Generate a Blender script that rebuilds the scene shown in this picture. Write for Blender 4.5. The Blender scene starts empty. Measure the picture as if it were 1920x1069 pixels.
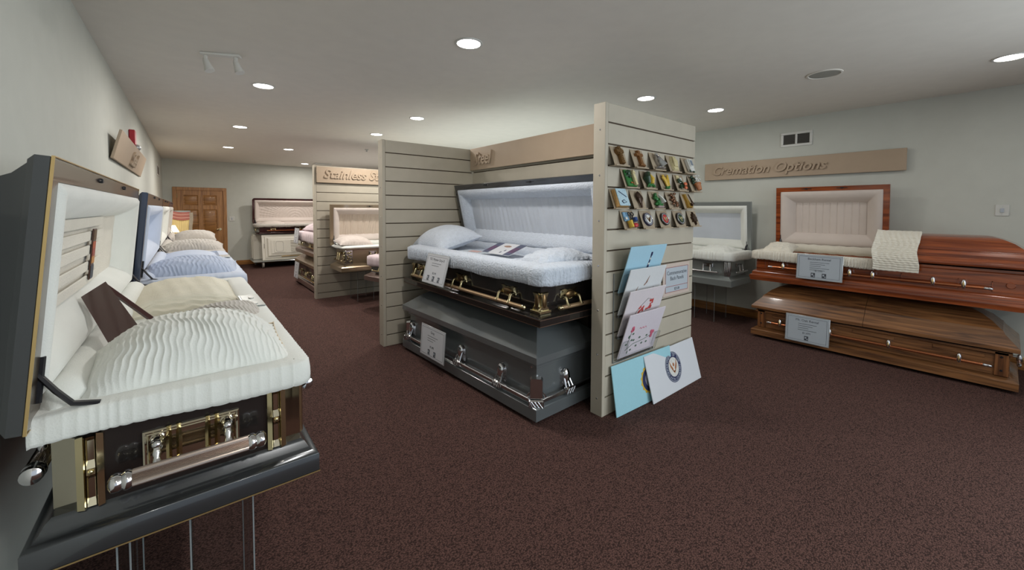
import bpy, bmesh, math, random
from mathutils import Vector, Matrix
random.seed(7)
S = bpy.context.scene
COL = S.collection
PI = math.pi
sin, cos = math.sin, math.cos

# ------------------------------------------------------------------ camera
CEIL = 2.61
cam_d = bpy.data.cameras.new('camera'); cam = bpy.data.objects.new('camera', cam_d); COL.objects.link(cam)
YAW, PIT, ROLL = .681357, .0396506, .00428
_F = Vector((sin(YAW)*cos(PIT), cos(YAW)*cos(PIT), -sin(PIT)))
_R = Vector((cos(YAW), -sin(YAW), 0)); _U = _R.cross(_F)
_R2 = _R*cos(ROLL)+_U*sin(ROLL); _U2 = -_R*sin(ROLL)+_U*cos(ROLL)
M = Matrix((( _R2.x, _U2.x, -_F.x, 0), (_R2.y, _U2.y, -_F.y, 0), (_R2.z, _U2.z, -_F.z, 1.45), (0, 0, 0, 1)))
cam.matrix_world = M
cam_d.sensor_width = 36; cam_d.lens = 751.96/1920*36
cam_d.shift_y = -(534.5-422.945)/1920
cam_d.clip_start = .02
S.camera = cam
# ------------------------------------------------------------------ exposure, world, large lights
S.view_settings.view_transform = 'Standard'; S.view_settings.look = 'None'
S.view_settings.gamma = 1; S.view_settings.use_curve_mapping = False
S.view_settings.exposure = 0.0
W_ = bpy.data.worlds.new('world'); S.world = W_; W_.use_nodes = True
W_.node_tree.nodes['Background'].inputs[0].default_value = (.78, .88, 1.0, 1)
W_.node_tree.nodes['Background'].inputs[1].default_value = .7

def area(name, loc, rot, sx, sy, power, col, shape='RECTANGLE', spread=None):
    l = bpy.data.lights.new(name, 'AREA'); l.shape = shape; l.size = sx; l.size_y = sy
    l.energy = power; l.color = col
    if spread: l.spread = spread
    o = bpy.data.objects.new(name, l); COL.objects.link(o); o.location = loc; o.rotation_euler = rot
    return o
# daylight coming in from the open front of the showroom, behind the camera
area('daylight', (3.4, -2.6, 1.5), (math.radians(97), 0, math.radians(52)), 3.6, 2.0, 115, (.84, .94, 1.0))
# unseen ceiling fills behind the partitions; glow above steel sign suggests the first
area('ceiling_fill', (3.75, 5.0, 1.55), (PI, 0, 0), 2.4, 3.6, 30, (.90, 1.0, .96))
area('ceiling_fill', (3.6, 9.3, 1.55), (PI, 0, 0), 2.6, 3.4, 16, (1, .95, .88))  # added only to brighten the far ceiling, no lamp known there
LAMP_POWER = 13.0

# ------------------------------------------------------------------ colour + materials
def lin(c):
    c = c/255.0
    return c/12.92 if c <= .04045 else ((c+.055)/1.055)**2.4
def rgb(r, g, b): return (lin(r), lin(g), lin(b), 1)
def newmat(name):
    m = bpy.data.materials.new(name); m.use_nodes = True
    return m, m.node_tree.nodes, m.node_tree.links, m.node_tree.nodes['Principled BSDF']
def mat(name, col, rough=.6, metal=0, var=0.0, vscale=8, bump=0, bscale=60, coat=0, sheen=0, spec=None, stretch=(1, 1, 1)):
    m, n, l, p = newmat(name)
    p.inputs['Roughness'].default_value = rough; p.inputs['Metallic'].default_value = metal
    p.inputs['Coat Weight'].default_value = coat; p.inputs['Coat Roughness'].default_value = .06
    p.inputs['Sheen Weight'].default_value = sheen
    if spec is not None: p.inputs['Specular IOR Level'].default_value = spec
    tc = n.new('ShaderNodeTexCoord'); mp = n.new('ShaderNodeMapping'); l.new(tc.outputs['Object'], mp.inputs[0])
    mp.inputs['Scale'].default_value = stretch
    nz = n.new('ShaderNodeTexNoise'); nz.inputs['Scale'].default_value = vscale; nz.inputs['Detail'].default_value = 4
    l.new(mp.outputs[0], nz.inputs['Vector'])
    rp = n.new('ShaderNodeValToRGB'); e = rp.color_ramp.elements
    e[0].position = .3; e[1].position = .7
    e[0].color = tuple(max(0, c*(1-var)) for c in col[:3])+(1,); e[1].color = tuple(min(1, c*(1+var)) for c in col[:3])+(1,)
    l.new(nz.outputs['Fac'], rp.inputs[0]); l.new(rp.outputs[0], p.inputs['Base Color'])
    if bump:
        b = n.new('ShaderNodeBump'); b.inputs['Strength'].default_value = bump; b.inputs['Distance'].default_value = .01
        nb = n.new('ShaderNodeTexNoise'); nb.inputs['Scale'].default_value = bscale; nb.inputs['Detail'].default_value = 3
        l.new(mp.outputs[0], nb.inputs['Vector']); l.new(nb.outputs['Fac'], b.inputs['Height']); l.new(b.outputs[0], p.inputs['Normal'])
    return m
def woodmat(name, c1, c2, rough=.3, axis='X', scale=6, coat=.4):
    m, n, l, p = newmat(name)
    tc = n.new('ShaderNodeTexCoord'); mp = n.new('ShaderNodeMapping'); l.new(tc.outputs['Object'], mp.inputs[0])
    mp.inputs['Scale'].default_value = {'X': (.9, 14, 14), 'Y': (14, .9, 14), 'Z': (14, 14, .9)}[axis]
    nz = n.new('ShaderNodeTexNoise'); nz.inputs['Scale'].default_value = scale*.4; nz.inputs['Detail'].default_value = 7; nz.inputs['Distortion'].default_value = .9
    l.new(mp.outputs[0], nz.inputs['Vector'])
    rp = n.new('ShaderNodeValToRGB'); e = rp.color_ramp.elements; e[0].position = .32; e[1].position = .66
    e[0].color = c1; e[1].color = c2; l.new(nz.outputs['Fac'], rp.inputs[0]); l.new(rp.outputs[0], p.inputs['Base Color'])
    p.inputs['Roughness'].default_value = rough; p.inputs['Coat Weight'].default_value = coat; p.inputs['Coat Roughness'].default_value = .08
    b = n.new('ShaderNodeBump'); b.inputs['Strength'].default_value = .12; b.inputs['Distance'].default_value = .004
    l.new(nz.outputs['Fac'], b.inputs['Height']); l.new(b.outputs[0], p.inputs['Normal'])
    return m
def emis(name, col, st):
    m, n, l, p = newmat(name); p.inputs['Base Color'].default_value = col
    p.inputs['Emission Color'].default_value = col; p.inputs['Emission Strength'].default_value = st
    return m
def acrylic(name, tint=(.97, .98, .98, 1), fac=.12):
    m, n, l, p = newmat(name); out = n['Material Output']; n.remove(p)
    t = n.new('ShaderNodeBsdfTransparent'); t.inputs[0].default_value = tint
    g = n.new('ShaderNodeBsdfGlossy'); g.inputs['Roughness'].default_value = .03
    fr = n.new('ShaderNodeLayerWeight'); pw = n.new('ShaderNodeMath'); pw.operation = 'POWER'; pw.inputs[1].default_value = 4; l.new(fr.outputs['Facing'], pw.inputs[0])
    ml = n.new('ShaderNodeMath'); ml.operation = 'MULTIPLY_ADD'; ml.inputs[1].default_value = .5; ml.inputs[2].default_value = .03
    l.new(pw.outputs[0], ml.inputs[0])
    mx = n.new('ShaderNodeMixShader'); l.new(ml.outputs[0], mx.inputs[0]); l.new(t.outputs[0], mx.inputs[1]); l.new(g.outputs[0], mx.inputs[2])
    l.new(mx.outputs[0], out.inputs[0])
    return m

def carpet_mat():
    m, n, l, p = newmat('carpet'); p.inputs['Roughness'].default_value = .95; p.inputs['Specular IOR Level'].default_value = .15
    tc = n.new('ShaderNodeTexCoord')
    mp = n.new('ShaderNodeMapping'); mp.inputs['Scale'].default_value = (1, 1.5, 1); mp.inputs['Rotation'].default_value = (0, 0, .25)
    l.new(tc.outputs['Object'], mp.inputs[0])
    v = n.new('ShaderNodeTexVoronoi'); v.inputs['Scale'].default_value = 130; l.new(mp.outputs[0], v.inputs['Vector'])
    rp = n.new('ShaderNodeValToRGB'); e = rp.color_ramp.elements
    e[0].position = .05; e[0].color = rgb(110, 80, 73); e[1].position = .75; e[1].color = rgb(50, 35, 32)
    l.new(v.outputs['Distance'], rp.inputs[0])
    n2 = n.new('ShaderNodeTexNoise'); n2.inputs['Scale'].default_value = 120; n2.inputs['Detail'].default_value = 2; l.new(tc.outputs['Object'], n2.inputs['Vector'])
    mx = n.new('ShaderNodeMix'); mx.data_type = 'RGBA'; mx.blend_type = 'OVERLAY'; mx.inputs['Factor'].default_value = .3
    l.new(rp.outputs[0], mx.inputs['A']); l.new(n2.outputs['Fac'], mx.inputs['B']); l.new(mx.outputs['Result'], p.inputs['Base Color'])
    b = n.new('ShaderNodeBump'); b.inputs['Strength'].default_value = .5; b.inputs['Distance'].default_value = .004; b.invert = True
    l.new(v.outputs['Distance'], b.inputs['Height']); l.new(b.outputs[0], p.inputs['Normal'])
    return m

m_carpet = carpet_mat()
m_wall = mat('wall_paint', rgb(196, 198, 190), .75, var=.02, bump=.05, bscale=300)
m_ceil = mat('ceiling_paint', rgb(222, 217, 208), .85, var=.02, bump=.05, bscale=250)
m_slat = mat('slatwall_taupe', rgb(178, 170, 154), .6, var=.03, bump=.04, bscale=400)
m_groove = mat('slat_groove', rgb(78, 62, 46), .7)
m_shelf = mat('shelf_taupe', rgb(158, 142, 120), .6, var=.02)
m_sign = mat('sign_taupe', rgb(172, 152, 130), .6, var=.02)
m_oak = woodmat('oak_trim', rgb(128, 84, 38), rgb(176, 122, 62), .4, 'X', coat=.1)
m_oakz = woodmat('oak_door', rgb(140, 94, 52), rgb(186, 134, 80), .45, 'Z', coat=.05)
m_white = mat('white_plastic', rgb(205, 205, 200), .4)
m_vent = mat('vent_grey', rgb(138, 134, 128), .6)
m_speaker = mat('speaker_cloth', rgb(150, 150, 142), .8, bump=.2, bscale=500)
m_lens = emis('lamp_lens', (1, .96, .9, 1), 14)
m_chrome = mat('chrome', rgb(216, 214, 214), .12, 1)
m_silver = mat('silver_satin', rgb(196, 196, 198), .22, 1)
m_gold = mat('gold_hardware', rgb(212, 198, 158), .17, 1)
m_mirror = mat('champagne_mirror', rgb(210, 200, 178), .07, 1)
m_rib = mat('ribbed_pewter', rgb(176, 162, 152), .25, 1)
m_bronze = mat('bronze_hardware', rgb(120, 96, 66), .3, .9, var=.2, vscale=60)
m_goldbar = mat('tan_bar', rgb(168, 140, 108), .35, .6)
m_copper = mat('copper_bar', rgb(176, 108, 72), .25, .8)
m_black = mat('black_bracket', rgb(38, 38, 42), .4, .4)
m_dark = mat('dark_gap', rgb(16, 14, 13), .9)
m_gun = mat('gunmetal_paint', rgb(66, 68, 70), .22, .55, var=.05, vscale=3, coat=.8)
m_gunlid = mat('gunmetal_flange', rgb(112, 98, 84), .28, .9, coat=.3)
m_goldline = mat('gold_line', rgb(206, 176, 120), .3, .8)
m_ebony = mat('ebony_paint', rgb(46, 42, 40), .18, .4, coat=.9)
m_brownline = mat('shaded_bronze_line', rgb(112, 84, 68), .4, .5)
m_slate = mat('slate_grey_paint', rgb(108, 113, 115), .24, .3, var=.04, vscale=2, coat=.9)
m_blue = mat('navy_paint', rgb(66, 76, 96), .25, .5, coat=.6)
m_umber = mat('umber_paint', rgb(60, 48, 42), .25, .5, coat=.6)
m_maroon = mat('maroon_paint', rgb(66, 34, 32), .45, 0, coat=.15)
m_silvgrey = mat('silver_grey_paint', rgb(150, 156, 154), .3, .5, coat=.5)
m_champ = mat('champagne_paint', rgb(150, 132, 108), .3, .6, coat=.5)
m_rose = mat('rose_brown_paint', rgb(128, 108, 100), .3, .5, coat=.5)
m_burg = mat('burgundy_paint', rgb(62, 28, 28), .2, .3, coat=.8)
m_whitelac = mat('white_lacquer', rgb(206, 202, 190), .28, 0, coat=.5)
m_cherry = woodmat('cherry_wood', rgb(96, 42, 22), rgb(160, 82, 42), .22, 'X', 5, .8)
m_walnut = woodmat('oak_casket_wood', rgb(78, 50, 32), rgb(146, 100, 62), .32, 'X', 6, .4)
m_walnutz = woodmat('oak_casket_post', rgb(84, 50, 28), rgb(150, 98, 58), .32, 'Z', 6, .4)
def cloth(name, c, var=.03): return mat(name, c, .75, var=var, vscale=6, bump=.15, bscale=220, sheen=.3)
f_cream = mat('cream_crepe', rgb(218, 212, 198), .8, var=.03, bump=.35, bscale=140, sheen=.3)
f_white = cloth('ivory_satin', rgb(222, 224, 218))
f_blue = cloth('pale_blue_crepe', rgb(190, 200, 218))
f_ice = mat('ice_blue_velvet', rgb(202, 210, 222), .8, var=.05, vscale=30, bump=.9, bscale=75, sheen=.4)
f_icepanel = cloth('ice_panel', rgb(192, 198, 208))
f_pink = cloth('pink_crepe', rgb(214, 196, 200))
f_throw = mat('warm_cream_crepe', rgb(226, 220, 202), .8, var=.03, bump=.1, bscale=160, sheen=.3)
f_beige = cloth('beige_crepe', rgb(184, 178, 170))
f_rosebeige = cloth('rose_beige_satin', rgb(204, 192, 184))
f_bluegrey = cloth('bluegrey_satin', rgb(170, 182, 205))
f_trim = cloth('tan_piping', rgb(214, 196, 166))
f_tuft = cloth('champagne_tuft', rgb(196, 180, 164))
m_paper = mat('paper_white', rgb(205, 207, 212), .6)
m_papergrey = mat('paper_grey', rgb(176, 184, 192), .5)
m_ink = mat('ink_grey', rgb(70, 74, 82), .7)
m_frame = mat('silver_frame', rgb(190, 194, 196), .3, .5)
m_acr = acrylic('clear_acrylic')
m_acredge = mat('acrylic_edge', rgb(128, 134, 136), .2)

# ------------------------------------------------------------------ mesh builder
class MB:
    def __init__(s, T=None): s.v = []; s.f = []; s.m = []; s.T = T; s.mi = 0
    def av(s, p):
        if s.T: p = s.T(*p)
        s.v.append(tuple(p)); return len(s.v)-1
    def af(s, *i): s.f.append(i); s.m.append(s.mi)
    def box(s, x0, x1, y0, y1, z0, z1):
        i = [s.av(p) for p in ((x0,y0,z0),(x1,y0,z0),(x1,y1,z0),(x0,y1,z0),(x0,y0,z1),(x1,y0,z1),(x1,y1,z1),(x0,y1,z1))]
        for q in ((0,3,2,1),(4,5,6,7),(0,1,5,4),(1,2,6,5),(2,3,7,6),(3,0,4,7)): s.af(*[i[k] for k in q])
        return s
    def cbox(s, x0, x1, y0, y1, z0, z1, c=.004):   # chamfered in all edges, layered loft
        r = []
        for z, q in ((z0, c), (z0+c, 0), (z1-c, 0), (z1, c)):
            a0, a1, b0, b1 = x0+q, x1-q, y0+q, y1-q
            r.append([(a0+c-q*.5,b0,z),(a1-c+q*.5,b0,z),(a1,b0+c-q*.5,z),(a1,b1-c+q*.5,z),(a1-c+q*.5,b1,z),(a0+c-q*.5,b1,z),(a0,b1-c+q*.5,z),(a0,b0+c-q*.5,z)])
        return s.loft(r)
    def loft(s, rings, close=True, cap0=True, cap1=True):
        idx = [[s.av(p) for p in r] for r in rings]; n = len(idx[0])
        for a, b in zip(idx, idx[1:]):
            for k in range(n if close else n-1):
                k2 = (k+1) % n; s.af(a[k], a[k2], b[k2], b[k])
        if close and cap0: s.af(*idx[0][::-1])
        if close and cap1: s.af(*idx[-1])
        return s
    def grid(s, f, nu, nv, closeu=False):
        idx = [[s.av(f(i/nu, j/nv)) for j in range(nv+1)] for i in range(nu if closeu else nu+1)]
        for i in range(nu):
            a = idx[i]; b = idx[(i+1) % len(idx)]
            for j in range(nv): s.af(a[j], b[j], b[j+1], a[j+1])
        return s
    def tube(s, pts, r, n=10, cap=True, flat=1.0, up=None):
        pts = [Vector(p) for p in pts]; N = len(pts)
        rs = r if isinstance(r, (list, tuple)) else [r]*N
        d0 = (pts[1]-pts[0]).normalized()
        a = Vector(up) if up else (Vector((0,0,1)) if abs(d0.z) < .9 else Vector((1,0,0)))
        rings = []
        for k in range(N):
            d = (pts[min(k+1,N-1)]-pts[max(k-1,0)]).normalized()
            x = d.cross(a).normalized(); y = x.cross(d).normalized()
            rings.append([pts[k]+(x*cos(t)+y*sin(t)*flat)*rs[k] for t in [2*PI*i/n for i in range(n)]])
        return s.loft(rings, True, cap, cap)
    def prism(s, outline, y0, y1, taper=0):   # outline (x,z)
        cx = sum(p[0] for p in outline)/len(outline); cz = sum(p[1] for p in outline)/len(outline)
        r0 = [(x, y0, z) for x, z in outline]; r1 = [(x+(cx-x)*taper, y1, z+(cz-z)*taper) for x, z in outline]
        return s.loft([r0, r1])
    def ell(s, c, rx, ry, rz, n=10, m=6):
        rings = []
        for j in range(1, m):
            t = PI*j/m; rings.append([(c[0]+rx*sin(t)*cos(2*PI*i/n), c[1]+ry*sin(t)*sin(2*PI*i/n), c[2]-rz*cos(t)) for i in range(n)])
        return s.loft(rings)
    def build(s, name, mats, parent=None, loc=None, smooth=35, mx=None):
        me = bpy.data.meshes.new(name); me.from_pydata(s.v, [], s.f)
        if not isinstance(mats, (list, tuple)): mats = [mats]
        for mm in mats: me.materials.append(mm)
        me.polygons.foreach_set('material_index', s.m)
        bm = bmesh.new(); bm.from_mesh(me); bmesh.ops.recalc_face_normals(bm, faces=bm.faces); bm.to_mesh(me); bm.free()
        if smooth is not None:
            me.polygons.foreach_set('use_smooth', [True]*len(me.polygons))
            if smooth < 180: me.set_sharp_from_angle(angle=math.radians(smooth))
        me.update()
        return link(name, me, parent, loc, mx)
def link(name, me, parent=None, loc=None, mx=None):
    o = bpy.data.objects.new(name, me); COL.objects.link(o)
    if parent: o.parent = parent
    if loc: o.location = loc
    if mx is not None:
        if parent: o.matrix_local = mx
        else: o.matrix_world = mx
    return o
def tag(o, label, cat, group=None, kind=None):
    if label: o['label'] = label
    if cat: o['category'] = cat
    if group: o['group'] = group
    if kind: o['kind'] = kind
    return o
def thing(name, label, cat, loc=(0,0,0), rz=0, group=None, rx=0, ry=0):
    o = bpy.data.objects.new(name, None); COL.objects.link(o); o.empty_display_size = .1
    o.location = loc; o.rotation_euler = (rx, ry, rz); return tag(o, label, cat, group)
def struct(mb, name, m, **k):
    o = mb.build(name, m, **k); o['kind'] = 'structure'; return o
def text(body, size, mtl, parent=None, mx=None, ext=.004, shear=0, align='LEFT', bevel=0, name='lettering', sx=1, offset=0):
    c = bpy.data.curves.new('t', 'FONT'); c.body = body; c.size = size; c.extrude = ext; c.shear = shear; c.align_x = align
    c.bevel_depth = bevel; c.resolution_u = 3; c.offset = offset
    t = bpy.data.objects.new('t', c); COL.objects.link(t)
    dg = bpy.context.evaluated_depsgraph_get(); me = bpy.data.meshes.new_from_object(t.evaluated_get(dg))
    bpy.data.objects.remove(t); bpy.data.curves.remove(c)
    me.materials.clear(); me.materials.append(mtl)
    if sx != 1:
        for v in me.vertices: v.co.x *= sx
    return link(name, me, parent, None, mx)
def frame_mx(o, xa, ya):   # local x along xa, local y(up) along ya, origin o
    xa = Vector(xa).normalized(); ya = Vector(ya).normalized(); za = xa.cross(ya)
    return Matrix(((xa.x, ya.x, za.x, o[0]), (xa.y, ya.y, za.y, o[1]), (xa.z, ya.z, za.z, o[2]), (0,0,0,1)))

# ------------------------------------------------------------------ the room
XR, YB = 5.92, 12.41
def wl(y): return -.508+.0055*(y+2)         # left wall plane
struct(MB().box(-.7, 6.1, -3.2, 12.6, -.1, 0), 'floor', m_carpet)
struct(MB().box(-.7, 6.1, -3.2, 12.6, CEIL, CEIL+.1), 'ceiling', m_ceil)
struct(MB().loft([[(wl(-3.2)-.1,-3.2,0),(wl(-3.2),-3.2,0),(wl(12.5),12.5,0),(wl(12.5)-.1,12.5,0)],
                  [(wl(-3.2)-.1,-3.2,CEIL),(wl(-3.2),-3.2,CEIL),(wl(12.5),12.5,CEIL),(wl(12.5)-.1,12.5,CEIL)]]), 'wall_left', m_wall, smooth=None)
struct(MB().box(-.6, 6.1, YB, YB+.1, 0, CEIL), 'wall_back', m_wall)
struct(MB().box(XR, XR+.1, -3.2, 12.5, 0, CEIL), 'wall_right', m_wall)
def bboard(name, x0, x1, y0, y1, axis):
    b = MB()
    if axis == 'x': b.cbox(x0, x1, y0, y1, 0, .1, .004); b.cbox(x0, x1, y0+.006, y1, .1, .115, .003)
    else: b.cbox(x0, x1, y0, y1, 0, .1, .004); b.cbox(x0+.006, x1, y0, y1, .1, .115, .003)
    return struct(b, name, m_oak if axis == 'x' else m_oaky)
m_oaky = woodmat('oak_trim_long', rgb(110, 70, 32), rgb(172, 118, 62), .35, 'Y')
bboard('baseboard_back', .80, XR-.02, YB-.016, YB, 'x')
bboard('baseboard_right', XR-.016, XR, -3.1, YB-.02, 'y')

# door
def door():
    d = thing('door_1', None, None, (0, YB, 0)); d['kind'] = 'structure'
    x0, x1, zt = -.255, .788, 1.955; c = .075
    f = MB(); f.cbox(x0, x0+c, -.03, 0, 0, zt, .006); f.cbox(x1-c, x1, -.03, 0, 0, zt, .006); f.cbox(x0, x1, -.032, 0, zt-c, zt, .006)
    f.cbox(x0+c-.012, x0+c+.01, -.02, 0, 0, zt-c, .004); f.cbox(x1-c-.01, x1-c+.012, -.02, 0, 0, zt-c, .004); f.box(x0+c, x1-c, -.02, 0, zt-c-.012, zt-c)
    f.build('door_casing', m_oakz, d)
    a0, a1, zt2 = x0+c+.01, x1-c-.01, zt-c-.012
    st = .115; w = a1-a0; mid = (a0+a1)/2
    s_ = MB()
    s_.box(a0, a0+st, -.016, 0, 0, zt2); s_.box(a1-st, a1, -.016, 0, 0, zt2); s_.box(mid-.045, mid+.045, -.016, 0, 0, zt2)
    rails = [(0, .2), (.62, .82), (1.42, 1.52), (zt2-.1, zt2)]
    for z0, z1 in rails:
        s_.box(a0+st, mid-.045, -.016, 0, z0, z1); s_.box(mid+.045, a1-st, -.016, 0, z0, z1)
    s_.build('door_stile_and_rail', m_oakz, d)
    for (p0, p1) in ((a0+st, mid-.045), (mid+.045, a1-st)):
        for (z0, z1) in ((.2, .62), (.82, 1.42), (1.52, zt2-.1)):
            p = MB(); P = [(p0,z0),(p1,z0),(p1,z1),(p0,z1)]
            def rg(i, y): return [(p0+i,y,z0+i),(p1-i,y,z0+i),(p1-i,y,z1-i),(p0+i,y,z1-i)]
            p.loft([rg(0,-.001), rg(0,-.012), rg(.012,-.005), rg(.02,-.004), rg(.045,-.013)]); p.build('door_panel', m_oak, d, smooth=20)
    h = MB(); h.tube([(a1-.06,-.016,.93),(a1-.06,-.03,.93)], .028, 14); h.tube([(a1-.06,-.03,.93),(a1-.06,-.055,.93)], .009)
    h.tube([(a1-.06,-.055,.93),(a1-.1,-.06,.932),(a1-.16,-.055,.925)], [.009,.009,.006]); h.build('door_handle', m_gold, d)
    hb = MB()
    for z in (.25, 1.05, 1.7): hb.tube([(a0-.002,-.02,z),(a0-.002,-.02,z+.09)], .006, 8)
    hb.build('hinge', m_gold, d)
door()

# slatwall partitions: each slat is its own piece
SLOTS = [2.045-.1477*k for k in range(14)]
def slatwall(name, label, ln, thick, loc, rz, top=2.18, post=True, faces=('front',), screws=True):
    # local x along the wall, front face at y=0 towards -y, thickness to +y
    t = thing(name, label, 'display wall', loc, rz, 'taupe slatwall display partitions')
    MB().box(.004, ln, .014, thick-(.014 if 'back' in faces else 0), 0, top-.002).build('core_board', m_groove, t)
    zs = [top]+[z+(top-2.18) for z in SLOTS]+[0]
    meshes = {}
    for fc in faces:
        for a, b in zip(zs, zs[1:]):
            hgt = round(a-b-.010, 4); key = (hgt, fc)
            z0 = b+.010 if b > 0 else 0
            if key not in meshes:
                m_ = MB()
                if fc == 'front': m_.cbox(.022 if post else 0, ln, 0, .0135, 0, hgt if b > 0 else a, .0015)
                else: m_.cbox(.022 if post else 0, ln, thick-.0135, thick, 0, hgt if b > 0 else a, .0015)
                o = m_.build('slat', m_slat, t, (0, 0, z0)); meshes[key] = o.data
            else: link('slat', meshes[key], t, (0, 0, z0))
    if post:
        MB().cbox(-.012, .02, -.002, thick+.002, 0, top+.003, .002).build('end_post', m_slat, t)
        if screws:
            me = None
            for k in range(7):
                z = .12+k*(top-.3)/6.0
                if me is None:
                    s_ = MB(); s_.tube([(-.012, thick*.45, 0), (-.0145, thick*.45, 0)], [.007, .005], 10); me = s_.build('screw', m_silver, t, (0,0,z)).data
                else: link('screw', me, t, (0,0,z))
    return t
slatwall('slatwall_partition', 'tall taupe slatwall partition in the centre holding small emblems and back panels', 1.235, .098, (2.232, 1.737, 0), 0, 2.182)
slatwall('slatwall_partition', 'taupe slatwall partition at the head of the stacked steel caskets', 1.1, .11, (1.592, 4.085, 0), 0, 2.168)
slatwall('slatwall_partition', 'far taupe slatwall partition carrying the stainless steel sign', 2.6, .09, (1.59, 6.94, 0), 0, 2.14)
slatwall('slatwall_partition', 'taupe slatwall back panel behind the stacked steel caskets under the steel sign', 2.24, .1, (2.69, 4.08, 0), -PI/2, 2.17, post=False)

# signs
def sign(label, w, h, th, mx, body, size, tx, ty, shear=.3, sx=1.0):
    t = thing('sign_board', label, 'sign'); t.matrix_world = mx
    MB().cbox(0, w, 0, h, 0, th, .003).build('board', m_sign, t)
    text(body, size, m_sign, t, Matrix.Translation((tx, ty, th+.009)), ext=.010, shear=shear, sx=sx, offset=.003)
    return t
sign('long taupe sign on the right wall with raised words Cremation Options', 2.11, .235, .02,
     frame_mx((XR-.026, 2.79, 1.882), (0, -1, 0), (0, 0, 1)), 'Cremation Options', .165, .11, .07, sx=1.0)
sign('taupe sign with raised word Steel above the open steel casket', 2.2, .255, .018,
     frame_mx((2.69-.021, 4.07, 1.914), (0, -1, 0), (0, 0, 1)), 'Steel', .2, .1, .06, sx=.82)
sign('taupe sign with raised words Stainless Steel on the far partition', 2.3, .255, .018,
     frame_mx((1.61, 6.94-.021, 1.868), (1, 0, 0), (0, 0, 1)), 'Stainless Steel', .2, .1, .08, sx=.98)
sign('taupe sign tilted forward on the left wall above the row of caskets', 2.45, .24, .02,
     frame_mx((wl(4.5)+.008, 4.5, 1.85), (0, 1, 0), (.06, 0, .23)), 'Steel', .2, 1.0, .04, sx=1.1)


# ------------------------------------------------------------------ caskets
# casket space: x along the length, y from the front (0) to the hinge side (W), z up from the underside of the base
def rring(L, W, ix0, ix1, iy, z, r, seg, iyb=None):
    x0, x1, y0, y1 = ix0, L-ix1, iy, W-(iy if iyb is None else iyb)
    if seg == 0: return [(x0,y0,z),(x1,y0,z),(x1,y1,z),(x0,y1,z)]
    p = []
    for cx, cy, a in ((x0+r,y0+r,PI),(x1-r,y0+r,1.5*PI),(x1-r,y1-r,0),(x0+r,y1-r,.5*PI)):
        for k in range(seg+1):
            t = a+k*PI/2/seg; p.append((cx+r*cos(t), cy+r*sin(t), z))
    return p
def rloft(mb, L, W, prof, r=0, seg=0, ex0=1, ex1=1, cap0=True, cap1=True, x0=0):
    rings = [[(p[0]+x0, p[1], p[2]) for p in rring(L, W, i*ex0, i*ex1, i, z, r, seg)] for i, z in prof]
    return mb.loft(rings, True, cap0, cap1)

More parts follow.
